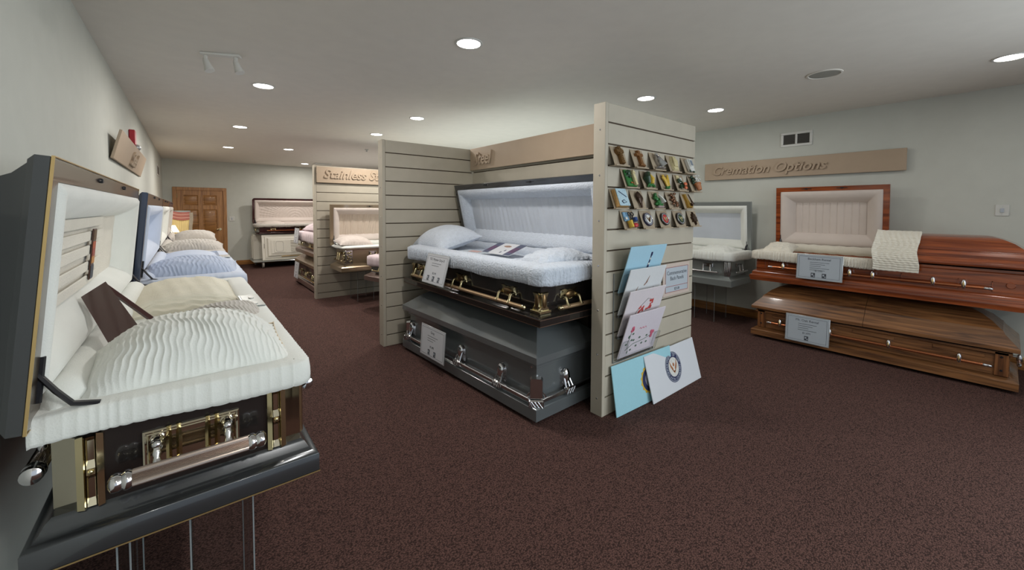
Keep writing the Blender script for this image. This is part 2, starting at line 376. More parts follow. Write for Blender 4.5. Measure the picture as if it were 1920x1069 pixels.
def skirt(L, W, zt, zb, over, freq, amp, du=None, x0=0, x1=None, ends=(True, True), backskirt=False, inner=.11, lumpy=0, seed=0, top=1.0, boxy=0):
    """gathered fabric rolled over the rim; returns MB"""
    rnd = random.Random(seed); x1 = L if x1 is None else x1
    path = []; r = .035
    pts = []
    if ends[0]:
        pts += [(x0, W), (x0, 0)]
    else: pts += [(x0, 0)]
    if ends[1]: pts += [(x1, 0), (x1, W)]
    else: pts += [(x1, 0)]
    # dense resample with outward normals
    P = []; s = 0; r = .016 if boxy else r
    def corner(ax, ay, nx, ny, bx, by): pass
    segs = list(zip(pts, pts[1:]))
    for k, (a, b) in enumerate(segs):
        dx, dy = b[0]-a[0], b[1]-a[1]; ln = math.hypot(dx, dy); dx /= ln; dy /= ln
        nx, ny = dy, -dx
        n = max(2, int(ln/du))
        c0 = 1 if k > 0 else 0; c1 = 1 if k < len(segs)-1 else 0
        for i in range(n+1):
            t = i/n*ln
            t = r*c0+(ln-r*c0-r*c1)*i/n
            P.append((a[0]+dx*t, a[1]+dy*t, nx, ny, s+t))
        s += ln
        if c1:
            b2 = segs[k+1][1]; ex, ey = b2[0]-b[0], b2[1]-b[1]; l2 = math.hypot(ex, ey); ex /= l2; ey /= l2
            mx, my = ey, -ex; cx, cy = b[0]-dx*r+ex*r, b[1]-dy*r+ey*r
            for i in range(1, 6):
                a_ = i/6*PI/2; px, py = nx*cos(a_)+mx*sin(a_), ny*cos(a_)+my*sin(a_)
                P.append((cx+px*r, cy+py*r, px, py, s-r+r*2*i/6))
    sec = [(-inner, zt-.1), (-inner+.008, zt-.035), (-inner+.03, zt-.006), (-.045, zt), (-.012, zt-.001), (over*.6, zt-.010), (over, zt-.026), (over+.004, zt-(zt-zb)*.5), (over+.004, zt-(zt-zb)*.78), (over-.002, zb+.004), (over-.012, zb+.002)]
    if boxy: sec = [(-inner, zt-.1), (-inner+.003, zt-.02), (-inner+.012, zt-.003), (-.045, zt), (-.012, zt), (over-.012, zt-.001), (over-.003, zt-.007), (over+.001, zt-(zt-zb)*.5), (over+.002, zt-(zt-zb)*.78), (over, zb+.004), (over-.008, zb+.002)]
    wgt = [0, .15*top, .4*top, .5*top, .5*top, .7, 1, 1, 1, 1.15, 1.0]
    ph = [rnd.uniform(0, 6.28) for _ in range(8)]
    m = MB(); rings = []
    for (x, y, nx, ny, s) in P:
        ring = []
        g = 1-2*abs(sin(freq*.5*s+1.3*sin(s*11+ph[0])+.8*sin(s*37+ph[1])))**.6*(.75+.25*sin(s*29+ph[3]))
        g2 = sin(freq*.53*s+1.7*sin(s*7+ph[2]))*(.3 if boxy else 1)
        for q, ((o, z), w) in enumerate(zip(sec, wgt)):
            h = amp*w*(g*.7+g2*.5+lumpy*sin(freq*1.7*s+q*1.9+ph[3]))
            zz = z+(.5*h if q < 6 else 0)+(.006*sin(s*9+ph[4])+amp*g if q >= 9 else 0)
            yy = min(y+ny*(o+h), W-.02) if not backskirt else y+ny*(o+h)
            ring.append((x+nx*(o+h), yy, zz))
        rings.append(ring)
    m.loft(rings, close=False); return m

HIN = 0
def lidmap(W, zr, th, HIN=0):
    c, s_ = cos(th), sin(th)
    return lambda u, v, n: (u, W-HIN-v*c+n*s_, zr+v*s_+n*c)

def lining_panel(kind, u0, u1, v0, v1, n0, res, seed=1):
    rnd = random.Random(seed); ph = [rnd.uniform(0, 6.28) for _ in range(6)]
    def f(a, b):
        u = u0+(u1-u0)*a; v = v0+(v1-v0)*b; d = 0
        if kind == 'pleats':
            w = u+.02*sin(v*6+ph[0]+u*3)
            d = .004*abs(sin(w*24+1.4*sin(w*5+ph[1])))**.35*1.6+.002*sin(w*90+ph[2])
            d = -d
        elif kind == 'channels':
            q = (u*9) % 1; d = -.012*(sin(PI*q))**.6-.003*sin(u*160+3*sin(v*9))
        elif kind == 'boards':
            q = (u*15+.1) % 1; d = -.006*min(1, 10*min(q, 1-q))
        elif kind == 'burst':
            cu = (u0+u1)/2; cv = v0-.02; an = math.atan2(v-cv, u-cu); rr = math.hypot(u-cu, v-cv)
            d = -.006*abs(sin(an*34))-.004*(1 if ((rr*14) % 1) < .5 else 0)
        elif kind == 'smock':
            d = -.003*sin(u*120)*sin(v*60)
        return (u, v, n0+d)
    return f

def casket(name, label, group, loc, rz, L, W, sp):
    """sp: spec dict. Returns the root."""
    t = thing(name, label, 'casket', loc, rz, group)
    bp, m_body, m_base = sp['base'], sp['m_body'], sp.get('m_base', sp['m_body'])
    bi = sp.get('bi', .06); zr = sp['zr']; cr = sp.get('cr', 0); cs = sp.get('cs', 0)
    b = MB(); rloft(b, L, W, bp, sp.get('br', 0), sp.get('bs', 0)); b.build('base_moulding', m_base, t, smooth=sp.get('bsm', 40))
    if sp.get('baseline'):
        z = .004; g = MB()
        for z in ([.002] if sp['baseline'] == 1 else [.002, bp[1][1]-.004]):
            g.loft([rring(L, W, -.0025, -.0025, -.0025, z, 0, 0), rring(L, W, -.0025, -.0025, -.0025, z+.004, 0, 0)], cap0=False, cap1=False)
        g.build('base_pinstripe', sp['m_line'], t)
    zb = bp[-1][1]-.01
    b = MB(); zt = zr-.015
    rloft(b, L, W, [(bi, zb), (bi, zt-.03), (bi-.012, zt-.02), (bi-.012, zt), (bi+.03, zt), (bi+.03, zt-.09)] if sp.get('open', True) else [(bi, zb), (bi, zt-.03), (bi-.014, zt-.02), (bi-.014, zt)], cr, cs)
    b.build('body', m_body, t, smooth=30)
    if not sp.get('open', True):
        b = MB(); rloft(b, L, W, [(bi+.004, zt-.01), (bi+.004, sp['crown'][0][1]+.01)]); b.build('lid_gap_shade', m_dark, t, smooth=None)  # dark strip added to deepen the shade line between lid and body
    if sp.get('lid') == 'closed':
        for q, (a0, a1, e0, e1) in enumerate(sp.get('split', [(0, L, 1, 1)])):
            b = MB(); rloft(b, a1-a0, W, sp['crown'], 0, 0, e0, e1, x0=a0); b.build('lid', sp.get('m_lid', m_body), t, smooth=25)
    # open lid
    for (a0, a1) in sp.get('openlids', []):
        th = sp.get('th', 1.4); T = lidmap(W, zr, th, sp.get('hin', 0)); LL = a1-a0; D = sp.get('D', .17)
        T2 = (lambda T, a0: lambda u, v, n: T(u+a0, v, n))(T, a0)
        H = sp.get('lidh', W)
        b = MB(T2); fl = sp.get('fl', .05); dp = sp.get('dp', .05)
        rloft(b, LL, H, [(fl+.03, sp.get('rolld', .085)+.008), (fl, .02), (fl, 0), (.004, 0), (0, .006), (0, dp), (.012, dp+.012), (.02, dp+.014), (.045, dp+.04), (.08, D-.03), (.12, D-.008), (.17, D)], sp.get('lr', 0), sp.get('ls', 0))
        lid = b.build('lid', sp['m_lidout'], t, smooth=30)
        b = MB(T2)
        rloft(b, LL, H, [(fl+.001, .002), (fl+.001, -.001), (.006, -.001), (.006, .002)], sp.get('lr', 0), sp.get('ls', 0), cap0=False, cap1=False); b.build('lid_flange', sp['m_flange'], lid, smooth=30)
        if sp.get('lidline'):
            g = MB(T2); rloft(g, LL, H, [(.001, -.0018), (-.002, -.0018), (-.002, .004), (.001, .004)], 0, 0, cap0=False, cap1=False); g.build('lid_pinstripe', m_goldline, lid)
        # upholstery: padded rolls round the panel
        m_in = sp['m_in']; rw = sp.get('rollw', .115); rd = sp.get('rolld', .085)
        b = MB(T2); prof = [(fl-.002, .012), (fl+.004, -.004), (fl+.02, -.014+.0), (fl+rw*.35, -.012), (fl+rw*.6, .012), (fl+rw*.85, rd*.6), (fl+rw, rd)]
        rloft(b, LL, H, prof, .01, 3, cap0=False, cap1=False); b.build('lid_roll', m_in, lid, smooth=50)
        pu0, pu1, pv0, pv1 = fl+rw-.012, LL-fl-rw+.012, fl+rw-.012, H-fl-rw+.012
        b = MB(T2); b.grid(lining_panel(sp.get('panel', 'pleats'), pu0, pu1, pv0, pv1, rd-.004, 1), sp.get('pn', 200), 12 if sp.get('panel') != 'burst' else 60)
        b.build('lid_panel', sp.get('m_panel', m_in), lid, smooth=70)
        # latch clips on the flange
        b = MB(T2)
        for fu in (.3, .62):
            b = MB(T2); u = LL*fu; b.cbox(u-.012, u+.012, H-.03, H-.014, -.01, 0, .002); b.tube([(u-.05, H-.022, -.004), (u+.05, H-.022, -.004)], .003, 6)
            b.build('latch', m_black, lid)
        # prop arm at each end
        for u in (.06, LL-.06):
            p0 = T2(u, .13, .01); p1 = (p0[0], p0[1]-.035, p0[2]-.06); x = p0[0]
            p2 = (x, p0[1]-.062, zr+.032); p3 = (x, p0[1]-.11, zr+.02)
            b = MB(); b.tube([p0, p1, p2, p3], .0125, 6, flat=.45); b.tube([T2(u-.0, .05, -.004), T2(u, .16, -.004)], .006, 6)
            b.build('lid_prop', m_black, t)
    # soft interior
    if sp.get('open', True):
        zb_ = sp['fab'][0]; ztf = sp['fab'][1]; over = sp['fab'][2]
        fx0, fx1 = sp.get('fabx', (0, L))
        en = sp.get('fabends', (True, True))
        s_ = skirt(L, W, ztf, zb_, over-bi*0, sp.get('freq', 140), sp.get('amp', .004), sp.get('du', .01), fx0+(bi if en[0] else 0), fx1-(bi if en[1] else 0), en, inner=.075, lumpy=sp.get('lumpy', 0), seed=len(label), top=sp.get('ftop', 1), boxy=sp.get('boxy', 0))
        # move the rim path onto the body wall
        s_.v = [(x, y+bi if y < W*.5 else y+bi*(1-(y-W*.5)/(W*.5)), z) for x, y, z in s_.v]
        s_.build('rim_skirt', sp['m_fab'], t, smooth=80)
        b = MB(); b.grid(lambda a, c: (fx0+.06+(fx1-fx0-.12)*a, .09+(W-.15)*c, ztf-.05+.012*sin(PI*c)*sin(PI*a)+.003*sin(a*40+3*sin(c*7))+.0015*sin(c*60+a*20)), 90, 30)
        b.build('mattress', sp.get('m_bed', sp['m_fab']), t, smooth=180)
        b = MB()   # inner roll on the hinge side
        b.tube([(fx0+.05+(fx1-fx0-.1)*k/30, W-.055, zr+.012+.003*sin(k*1.7)) for k in range(31)], [.012]+[.052]*29+[.012], 14)
        b.build('back_roll', sp.get('m_bed', sp['m_fab']), t, smooth=60)
    if 'hw' in sp:
        for side, a, h in sp['hw']: h(t, side_T(L, W, bi, side), (L if side in ('front', 'back') else W)-2*bi, *a)
    return t

def side_T(L, W, bi, side):
    # s runs left to right as seen from outside that side; o is the distance out of the wall
    if side == 'front': return lambda s, o, z: (bi+s, bi-o, z)
    if side == 'back': return lambda s, o, z: (L-bi-s, W-bi+o, z)
    if side == 'a': return lambda s, o, z: (bi-o, W-bi-s, z)
    return lambda s, o, z: (L-bi+o, bi+s, z)

def lathe_pts(mb, p0, p1, rs, n=12):
    p0 = Vector(p0); p1 = Vector(p1); k = len(rs)-1
    mb.tube([p0.lerp(p1, i/k) for i in range(k+1)], list(rs), n)

# --- hardware -------------------------------------------------------------
def hw_bar(t, T, ln, s0, s1, z, out, r, mb_, mt_, tip=.03, ribs=0, n=14, flat=1):
    b = MB(); P = lambda s: T(s, out, z)
    if ribs:
        pts, rr = [], []
        b2 = MB()
        N = 84
        rings = []
        for s in (s0+tip, s1-tip):
            ring = []
            for k in range(N):
                a = 2*PI*k/N; q = r*(1 if k % 2 else .93); ring.append(T(s, out+q*cos(a), z+q*sin(a)))
            rings.append(ring)
        b.loft(rings)
    else: b.tube([P(s0+tip*.8), P(s1-tip*.8)], r, n, flat=flat)
    bar = b.build('handle_bar', mb_, t, smooth=20 if ribs else 40)
    for a, c in ((s0, 1), (s1, -1)):
        g = MB(); lathe_pts(g, P(a), P(a+c*tip), [r*.5, r*1.02, r*1.08, r*1.08, r*.9, r*1.14, r*1.14, r*.95], n); g.build('bar_tip', mt_, bar, smooth=40)
    return bar
def hw_deco(t, T, ln, c, w, zc, z0, z1, out=.075):
    """mirror plate with fluted strips, ribbed bar and two turned posts"""
    s0, s1 = c-w/2, c+w/2
    p = MB(); ex = (z1-z0)
    def fr(i, o): return [T(s0+i,o,z0+i),T(s1-i,o,z0+i),T(s1-i,o,z1-i),T(s0+i,o,z1-i)]
    p.loft([fr(0,0), fr(0,.006), fr(.004,.009), fr(.008,.006), fr(.011,.008), fr(.014,.004)])
    pl = p.build('handle_plate', m_mirror, t, smooth=None)
    for s in (c-w*.25, c-w*.15, c+w*.15, c+w*.25):
        q = MB(T); q.loft([[(s-.007,.003,z0+.004),(s,.016,z0+.002),(s+.007,.003,z0+.004)], [(s-.007,.003,z1+.002),(s,.016,z1+.006),(s+.007,.003,z1+.002)]]); q.build('flute', m_gold, pl, smooth=None)
    bar = hw_bar(t, T, ln, c-w*.78, c+w*.78, zc, out, .021, m_rib, m_chrome, .045, ribs=1)
    for s in (c-w*.36, c+w*.36):
        g = MB(); zz = z0+ex*.72
        lathe_pts(g, T(s, .004, zz), T(s, .03, zz), [.015, .017, .012, .009], 14)
        g.ell(T(s, .04, zz+.004), .012, .012, .012, 14, 8)
        lathe_pts(g, T(s, .042, zz-.0), T(s, out+.003, zc-.022), [.007, .008, .010, .007, .009, .012, .014, .012, .015, .010], 14); g.build('handle_post', m_chrome, bar, smooth=50)
def hw_decocorner(t, T, ln, s, w, z0, z1, flip, ch=.05):
    # relief strip with two sunk pyramids and a flat mirror leaf on the chamfered corner
    f = -1 if flip else 1
    q = MB(T); a = s; e = s+f*w
    q.loft([[(a,0,z0),(a,.012,z0),(a+f*.014,.018,z0),(a+f*.02,.004,z0)], [(a,0,z1),(a,.012,z1),(a+f*.014,.018,z1+.004),(a+f*.02,.004,z1)]])
    q.loft([[(e,0,z0),(e,.012,z0),(e-f*.012,.018,z0),(e-f*.018,.004,z0)], [(e,0,z1),(e,.012,z1),(e-f*.012,.018,z1+.006),(e-f*.018,.004,z1)]])
    o = q.build('corner_plate', m_gold, t, smooth=None)
    zm = (z0+z1)/2; x0, x1 = a+f*.018, e-f*.016
    for (b0, b1) in ((z0+.003, zm-.008), (zm+.008, z1-.003)):
        g = MB(T); mx_ = (x0+x1)/2
        g.loft([[(x0,.012,b0),(x1,.012,b0),(x1,.012,b1),(x0,.012,b1)], [(mx_-f*.008,.003,b0+.018),(mx_+f*.008,.003,b0+.018),(mx_+f*.008,.003,b1-.012),(mx_-f*.008,.003,b1-.012)]], cap0=False); g.build('sunk_panel', m_mirror, o, smooth=None)
    g = MB(T); g.box(x0, x1, 0, .013, zm-.008, zm+.008); g.ell(((x0+x1)/2, .014, zm), .006, .005, .006, 10, 6); g.build('crossbar', m_gold, o, smooth=30)
    # leaf over the chamfer
    g = MB(); 
    A = lambda s_, o_, z: T(s_, o_, z)
    c0 = ln if flip else 0
    p1 = (a, .006); p2 = (c0+(-1 if not flip else 1)*0, -ch+.006)
    g.loft([[A(p1[0], p1[1], z0-.004), A(p2[0]-f*.004, p2[1], z0-.004), A(p2[0]+f*.002, p2[1]-.004, z0-.004), A(p1[0]+f*.002, 0, z0-.004)],
            [A(p1[0], p1[1], z1), A(p2[0]-f*.004, p2[1], z1), A(p2[0]+f*.002, p2[1]-.004, z1), A(p1[0]+f*.002, 0, z1)]])
    g.build('mirror_leaf', m_mirror, o, smooth=None)
def hw_ornate(t, T, ln, cs, s0, s1, zc, w=.19, zt=.212):
    bar = hw_bar(t, T, ln, s0, s1, zc, .06, .015, m_goldbar, m_gold, .035)
    for c in cs:
        o = MB(T)
        out = [(c-w*.5, zt), (c-w*.36, zt-.012), (c-w*.40, zt-.035), (c-w*.44, zt-.06), (c-w*.34, zt-.078), (c-w*.2, zt-.07), (c, zt-.082), (c+w*.2, zt-.07), (c+w*.34, zt-.078), (c+w*.44, zt-.06), (c+w*.40, zt-.035), (c+w*.36, zt-.012), (c+w*.5, zt), (c+w*.3, zt+.004), (c+w*.12, zt-.006), (c, zt-.001), (c-w*.12, zt-.006), (c-w*.3, zt+.004)]
        o.prism(out, 0, .014, .1); pl = o.build('handle_plate', m_gold, t, smooth=30)
        e = MB(T); e.ell((c, .016, zt-.04), w*.26, .012, .028, 18, 8); e.build('medallion', m_bronze, pl, smooth=60)
        e = MB(T); e.loft([[(c+w*k*cos(a), .016, zt-.04+.108*k*1.12*sin(a)) for a in [2*PI*i/20 for i in range(20)]] for k in (.25, .28)], cap0=False, cap1=False)
        e.build('medallion_rim', m_gold, pl)
        for s in (c-w*.36, c+w*.36):
            g = MB(); g.tube([T(s, .008, zt-.055), T(s, .03, zt-.045), T(s, .046, zt-.06), T(s, .055, zc+.025), T(s, .062, zc+.004), T(s, .06, zc-.02)], [.014, .015, .011, .010, .019, .013], 10); g.build('handle_arm', m_gold, bar, smooth=60)
def hw_ornatecorner(t, T, ln, s, z0, z1, w=.085):
    h = z1-z0; o = MB(T)
    q = [(-.5, 1), (.5, 1), (.42, .9), (.28, .76), (.25, .5), (.28, .3), (.5, .16), (.55, .1), (.55, 0), (-.55, 0), (-.55, .1), (-.5, .16), (-.28, .3), (-.25, .5), (-.28, .76), (-.42, .9)]
    o.prism([(s+a*w, z0+b*h) for a, b in q], 0, .016, .08); o.cbox(s-w*.62, s+w*.62, 0, .03, z0-.004, z0+.014, .003)
    p = o.build('corner_post', m_gold, t, smooth=25)
    e = MB(T); e.ell((s, .016, z0+h*.56), w*.22, .008, h*.36, 16, 8); e.build('medallion', m_bronze, p, smooth=60)
def hw_silver(t, T, ln, cs, s0, s1, zc, zt):
    b = MB(T); b.cbox(s0, s1, .042, .062, zc-.014, zc+.014, .004); bar = b.build('handle_bar', m_silver, t, smooth=30)
    for c in cs:
        g = MB(T); w = .042; out = [(c-w, zc+.01), (c-w*.95, zt-.035), (c-w*.75, zt-.012), (c-w*.3, zt), (c+w*.3, zt), (c+w*.75, zt-.012), (c+w*.95, zt-.035), (c+w, zc+.01)]
        g.prism(out, 0, .02, .12)
        for k in (-.5, 0, .5): g.tube([(c+k*w*1.2, .016, zt-.02), (c+k*w*1.2, .03, (zt+zc)/2), (c+k*w*1.6, .055, zc+.02)], [.006, .008, .007], 8)
        g.ell((c, .02, (zt+zc)/2+.012), w*.82, .026, (zt-zc)*.46, 14, 10); g.cbox(c-w*1.0, c+w*1.0, .034, .07, zc-.028, zc+.024, .008)
        ear = g.build('handle_ear', m_chrome, bar, smooth=40)
        x = MB(T)
        for k in range(4):
            d = -w+k*w*.66; x.tube([(c+d, .071, zc-.022), (c+min(d+.03, w), .072, zc+.018)], .003, 6); x.tube([(c-d, .071, zc-.022), (c-min(d+.03, w), .072, zc+.018)], .003, 6)
        x.build('lattice_wrap', m_silver, ear, smooth=40)
def hw_silvercorner(t, P, z0, z1):
    # P: casket-space corner point and diagonal outward direction
    (x, y, dx, dy) = P; n = Vector((dx, dy, 0)).normalized(); s = Vector((-n.y, n.x, 0))
    T = lambda a, o, z: tuple(Vector((x, y, z))+s*a+n*o)
    g = MB(T); w = .046; g.prism([(-w, z0+.05), (-w, z1-.02), (-w*.75, z1-.004), (w*.75, z1-.004), (w, z1-.02), (w, z0+.05)], -.01, .03, .1); g.cbox(-w*1.12, w*1.12, -.01, .05, z0, z0+.055, .008)
    for k in (-1, 1): g.tube([(k*w*1.4, .0, z0+.03), (k*w*1.3, .015, z0+.075), (k*w, .02, z0+.1)], [.004, .008, .004], 6)
    o = g.build('corner_post', m_chrome, t, smooth=35)
    q = MB(T)
    for k in range(5):
        d = -w+k*w*.5; q.tube([(d, .051, z0+.004), (min(d+.035, w), .052, z0+.05)], .0028, 6); q.tube([(-d, .051, z0+.004), (-min(d+.035, w), .052, z0+.05)], .0028, 6)
    q.build('lattice_wrap', m_silver, o, smooth=40)
def hw_tear(t, T, ln, cs, s0, s1, zc, mbar=None, tipm=None):
    bar = hw_bar(t, T, ln, s0, s1, zc, .05, .0125, mbar or m_copper, tipm or m_silver, .05)
    for c in cs:
        g = MB(T); g.ell((c, .052, zc+.018), .017, .018, .042, 14, 10); g.tube([(c, 0, zc+.035), (c, .045, zc+.035)], .009, 10)
        e = g.build('handle_ear', m_silver, bar, smooth=60)
        x = MB(T); x.loft([[(c, .068, zc+.046), (c-.008, .07, zc+.02), (c, .071, zc-.008), (c+.008, .07, zc+.02)], [(c, .072, zc+.036), (c-.003, .074, zc+.02), (c, .074, zc+.0), (c+.003, .074, zc+.02)]]); x.build('diamond_inlay', m_goldline, e, smooth=None)
def hw_simple(t, T, ln, cs, s0, s1, zc, zt, mbar=None, mplate=None):
    marm = m_silver if mbar is m_silver else m_gold
    bar = hw_bar(t, T, ln, s0, s1, zc, .05, .013, mbar or m_bronze, marm, .03, n=8)
    for c in cs:
        g = MB(T); g.cbox(c-.06, c+.06, 0, .008, zt-.05, zt, .003); p = g.build('handle_plate', mplate or m_bronze, t, smooth=30)
        for s in (c-.045, c+.045): MB(T).tube([(s, .006, zt-.02), (s, .035, zt-.015), (s, .05, zc)], [.01, .009, .012], 8).build('handle_arm', marm, bar, smooth=50)
def hw_floral(t, T, ln, s, z0, z1):
    g = MB(T); g.cbox(s-.05, s+.05, 0, .01, z0, z1, .004); p = g.build('corner_plate', m_silver, t, smooth=30)
    g = MB(T); rnd = random.Random(3)
    for k in range(14): g.ell((s+rnd.uniform(-.035, .035), .014+rnd.uniform(0, .01), z0+(z1-z0)*rnd.uniform(.1, .9)), .013, .009, .013, 8, 5)
    g.build('flower_relief', m_gold, p, smooth=60)['kind'] = 'stuff'

def pillow(label, T0, a, b, h, mt, group=None, ruche=60, amp=.004, nu=90, nv=60, piping=None, seed=1, parent=None, edge=.0, rdir='u', dome=.55):
    """T0: matrix of the pillow; local x along width (half a), y along depth (half b), z thickness h"""
    rnd = random.Random(seed); ph = [rnd.uniform(0, 6.28) for _ in range(8)]
    def f(top):
        def g(p, q):
            u = -1+2*p; v = -1+2*q
            u = math.copysign(1-(1-abs(u))**1.35, u) if False else u
            pin = 1-.10*(1-abs(u)**2)*0
            x = a*u*(1-.07*(1-abs(v)**2)*-1*0-.06*abs(v)**0*(1-v*v)*0); y = b*v
            x = a*u*(1-.05*(1-v*v)); y = b*v*(1-.08*(1-u*u))
            e = max(0, (1-abs(u)**2.6))*max(0, (1-abs(v)**2.6)); tz = h*e**dome
            env = min(1, e*5)
            w = u*a if rdir == 'u' else v*b
            o_ = v*b if rdir == 'u' else u*a
            q_ = ruche*w+1.1*sin(o_*21+ph[0]+w*15)+.7*sin(o_*49+ph[1]+w*41)+.35*sin(o_*110+w*60)
            d = amp*env*(1-2*abs(sin(q_))**.7*(.7+.3*sin(w*37+o_*21+ph[2])))+amp*.35*env*sin(o_*70+3*sin(w*23+ph[3]))
            x += (amp*sin(v*b*150+ph[4]) if abs(u) > .98 else 0); y += (amp*1.2*sin(u*a*150+ph[5]) if abs(v) > .98 else 0)
            return (x, y, (tz+d) if top else -tz*.45)
        return g
    m = MB(); m.grid(f(True), nu, nv); m.mi = 0; m.grid(f(False), nu//3, nv//3)
    o = m.build('pillow', mt, None, None, smooth=180, mx=T0)
    tag(o, label, 'pillow', group)
    if piping:
        g = MB(); P = []
        N = 160
        def edge_pt(k):
            s = (k/N)*4
            if s < 1: u, v = -1+2*s, -1
            elif s < 2: u, v = 1, -1+2*(s-1)
            elif s < 3: u, v = 1-2*(s-2), 1
            else: u, v = -1, 1-2*(s-3)
            return u, v
        rings = []
        for k in range(N):
            u, v = edge_pt(k); x = a*u*(1-.05*(1-v*v)); y = b*v*(1-.08*(1-u*u)); w = 1+.03*sin(k*1.9)+.02*sin(k*.8)
            rings.append([(x*1.0, y*1.0, .006), (x*(1+.018*w), y*(1+.035*w), .004+.003*sin(k*2.3)), (x, y, -.004)])
        rings.append(rings[0]); g.loft(rings, close=True, cap0=False, cap1=False); g.build('ruffle_edge', piping, o, smooth=180)
    return o
def RM(loc, rx=0, ry=0, rz=0):
    return Matrix.Translation(loc) @ Matrix.Rotation(rz, 4, 'Z') @ Matrix.Rotation(ry, 4, 'Y') @ Matrix.Rotation(rx, 4, 'X')

def stand(label, loc, rz, L, W, h, boxes):
    t = thing('display_stand', label, 'stand', loc, rz, 'clear acrylic casket stands')
    for (x0, x1, y0, y1) in boxes:
        for (a0, a1, b0, b1) in ((x0, x1, y0, y0+.008), (x0, x1, y1-.008, y1), (x0, x0+.008, y0+.0085, y1-.0085), (x1-.008, x1, y0+.0085, y1-.0085)):
            MB().box(a0, a1, b0, b1, 0, h).build('acrylic_sheet', m_acr, t, smooth=None)
        e = MB()
        for (x, y) in ((x0, y0), (x1, y0), (x0, y1), (x1, y1)): e.box(x-.002, x+.002, y-.002, y+.002, 0, h)
        e.build('polished_edge', m_acredge, t, smooth=None)
    return t

def card(label, o, xa, ya, w, h, title, price, lines=3, pics=1, grp='price cards on the caskets', grey=False, tsize=None):
    t = thing('price_card', label, 'price card', (0, 0, 0), 0, grp); t.matrix_world = frame_mx(o, xa, ya)
    MB().cbox(0, w, 0, h, -.006, 0, .0015).build('card_holder', m_frame, t)
    MB().box(.008, w-.008, .008, h-.008, .0005, .0015).build('card_sheet', m_papergrey if grey else m_paper, t)
    b = MB(); i = .022; q = .002
    for (x0, x1, y0, y1) in ((i, w-i, i, i+q), (i, w-i, h-i-q, h-i), (i, i+q, i, h-i), (w-i-q, w-i, i, h-i)): b.box(x0, x1, y0, y1, .0016, .0022)
    b.build('border_line', m_ink, t, smooth=None)
    ts = tsize or h*.115
    text(title, ts, m_ink, t, Matrix.Translation((w/2, h*.78, .0018)), ext=.0004, align='CENTER')
    b = MB()
    for k in range(lines):
        ww = w*(.42-.09*((k*7) % 3)); x = w*.3; z = h*.68-k*h*.075; b.box(x, x+ww, z, z+h*.014, .0016, .0020)
    b.build('small_print', m_ink, t, smooth=None)
    text(price, ts*.8, m_ink, t, Matrix.Translation((w/2, h*.33, .0018)), ext=.0004, align='CENTER')
    for k in range(pics):
        x = w*(.5+(k-(pics-1)/2)*.24); b = MB(); b.box(x-.018, x+.018, h*.1, h*.1+.045, .0016, .0022); p = b.build('printed_picture', m_ink, t, smooth=None)
        b = MB(); b.box(x-.012, x+.002, h*.1+.02, h*.1+.036, .0023, .0026); b.box(x+.004, x+.013, h*.1+.008, h*.1+.018, .0023, .0026); b.build('print_detail', m_papergrey, p, smooth=None)
    return t

# ------------------------------------------------------------------ left row along the wall (front towards the aisle, near end at lx = 0)
BASE_A = [(0, 0), (0, .060), (.004, .065), (.014, .069), (.026, .082), (.036, .100), (.045, .108)]
def deco_hw(side_list):
    pass
sp1 = dict(base=BASE_A, m_body=m_ebony, m_base=m_gun, m_line=m_goldline, baseline=1, bi=.045, zr=.35, cr=.05, cs=1,
           openlids=[(-.02, 2.08)], th=1.475, lidh=.635, D=.168, dp=.03, fl=.055, m_lidout=m_gun, m_flange=m_gunlid, lidline=True, hin=.024, m_in=f_white, m_panel=f_cream, panel='smock', pn=60,
           fab=(.298, .372, .034), m_fab=f_white, m_bed=f_white, freq=230, amp=.0022, du=.003, ftop=.12, boxy=1,
           hw=[('a', (.275, .215, .183, .158, .262), hw_deco), ('a', (.045, .05, .108, .292, False), hw_decocorner), ('a', (.505, .05, .108, .292, True), hw_decocorner),
               ('front', (.45, .26, .183, .158, .262), hw_deco), ('front', (1.0, .26, .183, .158, .262), hw_deco), ('front', (1.55, .26, .183, .158, .262), hw_deco),
               ('front', (.045, .05, .108, .292, False), hw_decocorner),
               ('back', (1.74, .26, .19, .158, .262, .045), hw_deco)])
LX = .322
cask1 = casket('casket', 'nearest open casket on the left with ebony body, mirror corner plates and ivory lining', None, (LX, 1.40, .585), PI/2, 2.1, .64, sp1)
# metal latch plate let into the rim
t_ = thing('latch_plate', 'silver latch plate with white pads on the rim of the nearest left casket', 'latch', (.268, 2.52, .9575))
MB().cbox(-.05, .035, -.16, .16, 0, .006, .002).build('plate', m_silvgrey, t_)
for y in (-.1, .06):
    MB().loft([[(-.006+.013*cos(a), y+.03*sin(a), .006) for a in [2*PI*k/14 for k in range(14)]], [(-.006+.012*cos(a), y+.029*sin(a), .011) for a in [2*PI*k/14 for k in range(14)]]]).build('pad', m_white, t_)
MB().box(-.056, -.05, -.16, .16, -.06, .006).build('side_flange', m_frame, t_, smooth=None)
pillow('large ivory shirred pillow with tan piping at the end of the nearest left casket', RM((.012, 1.67, .957), rx=.1, rz=0.02), .258, .21, .15, f_white, None, 195, .0032, 380, 120, piping=f_trim, seed=3, dome=.8)
pillow('small cream ruched pillow behind the large ivory shirred pillow', RM((.14, 2.27, .915), rx=.3, rz=0.2), .16, .16, .085, f_beige, None, 190, .003, 220, 70, seed=4, dome=.7)
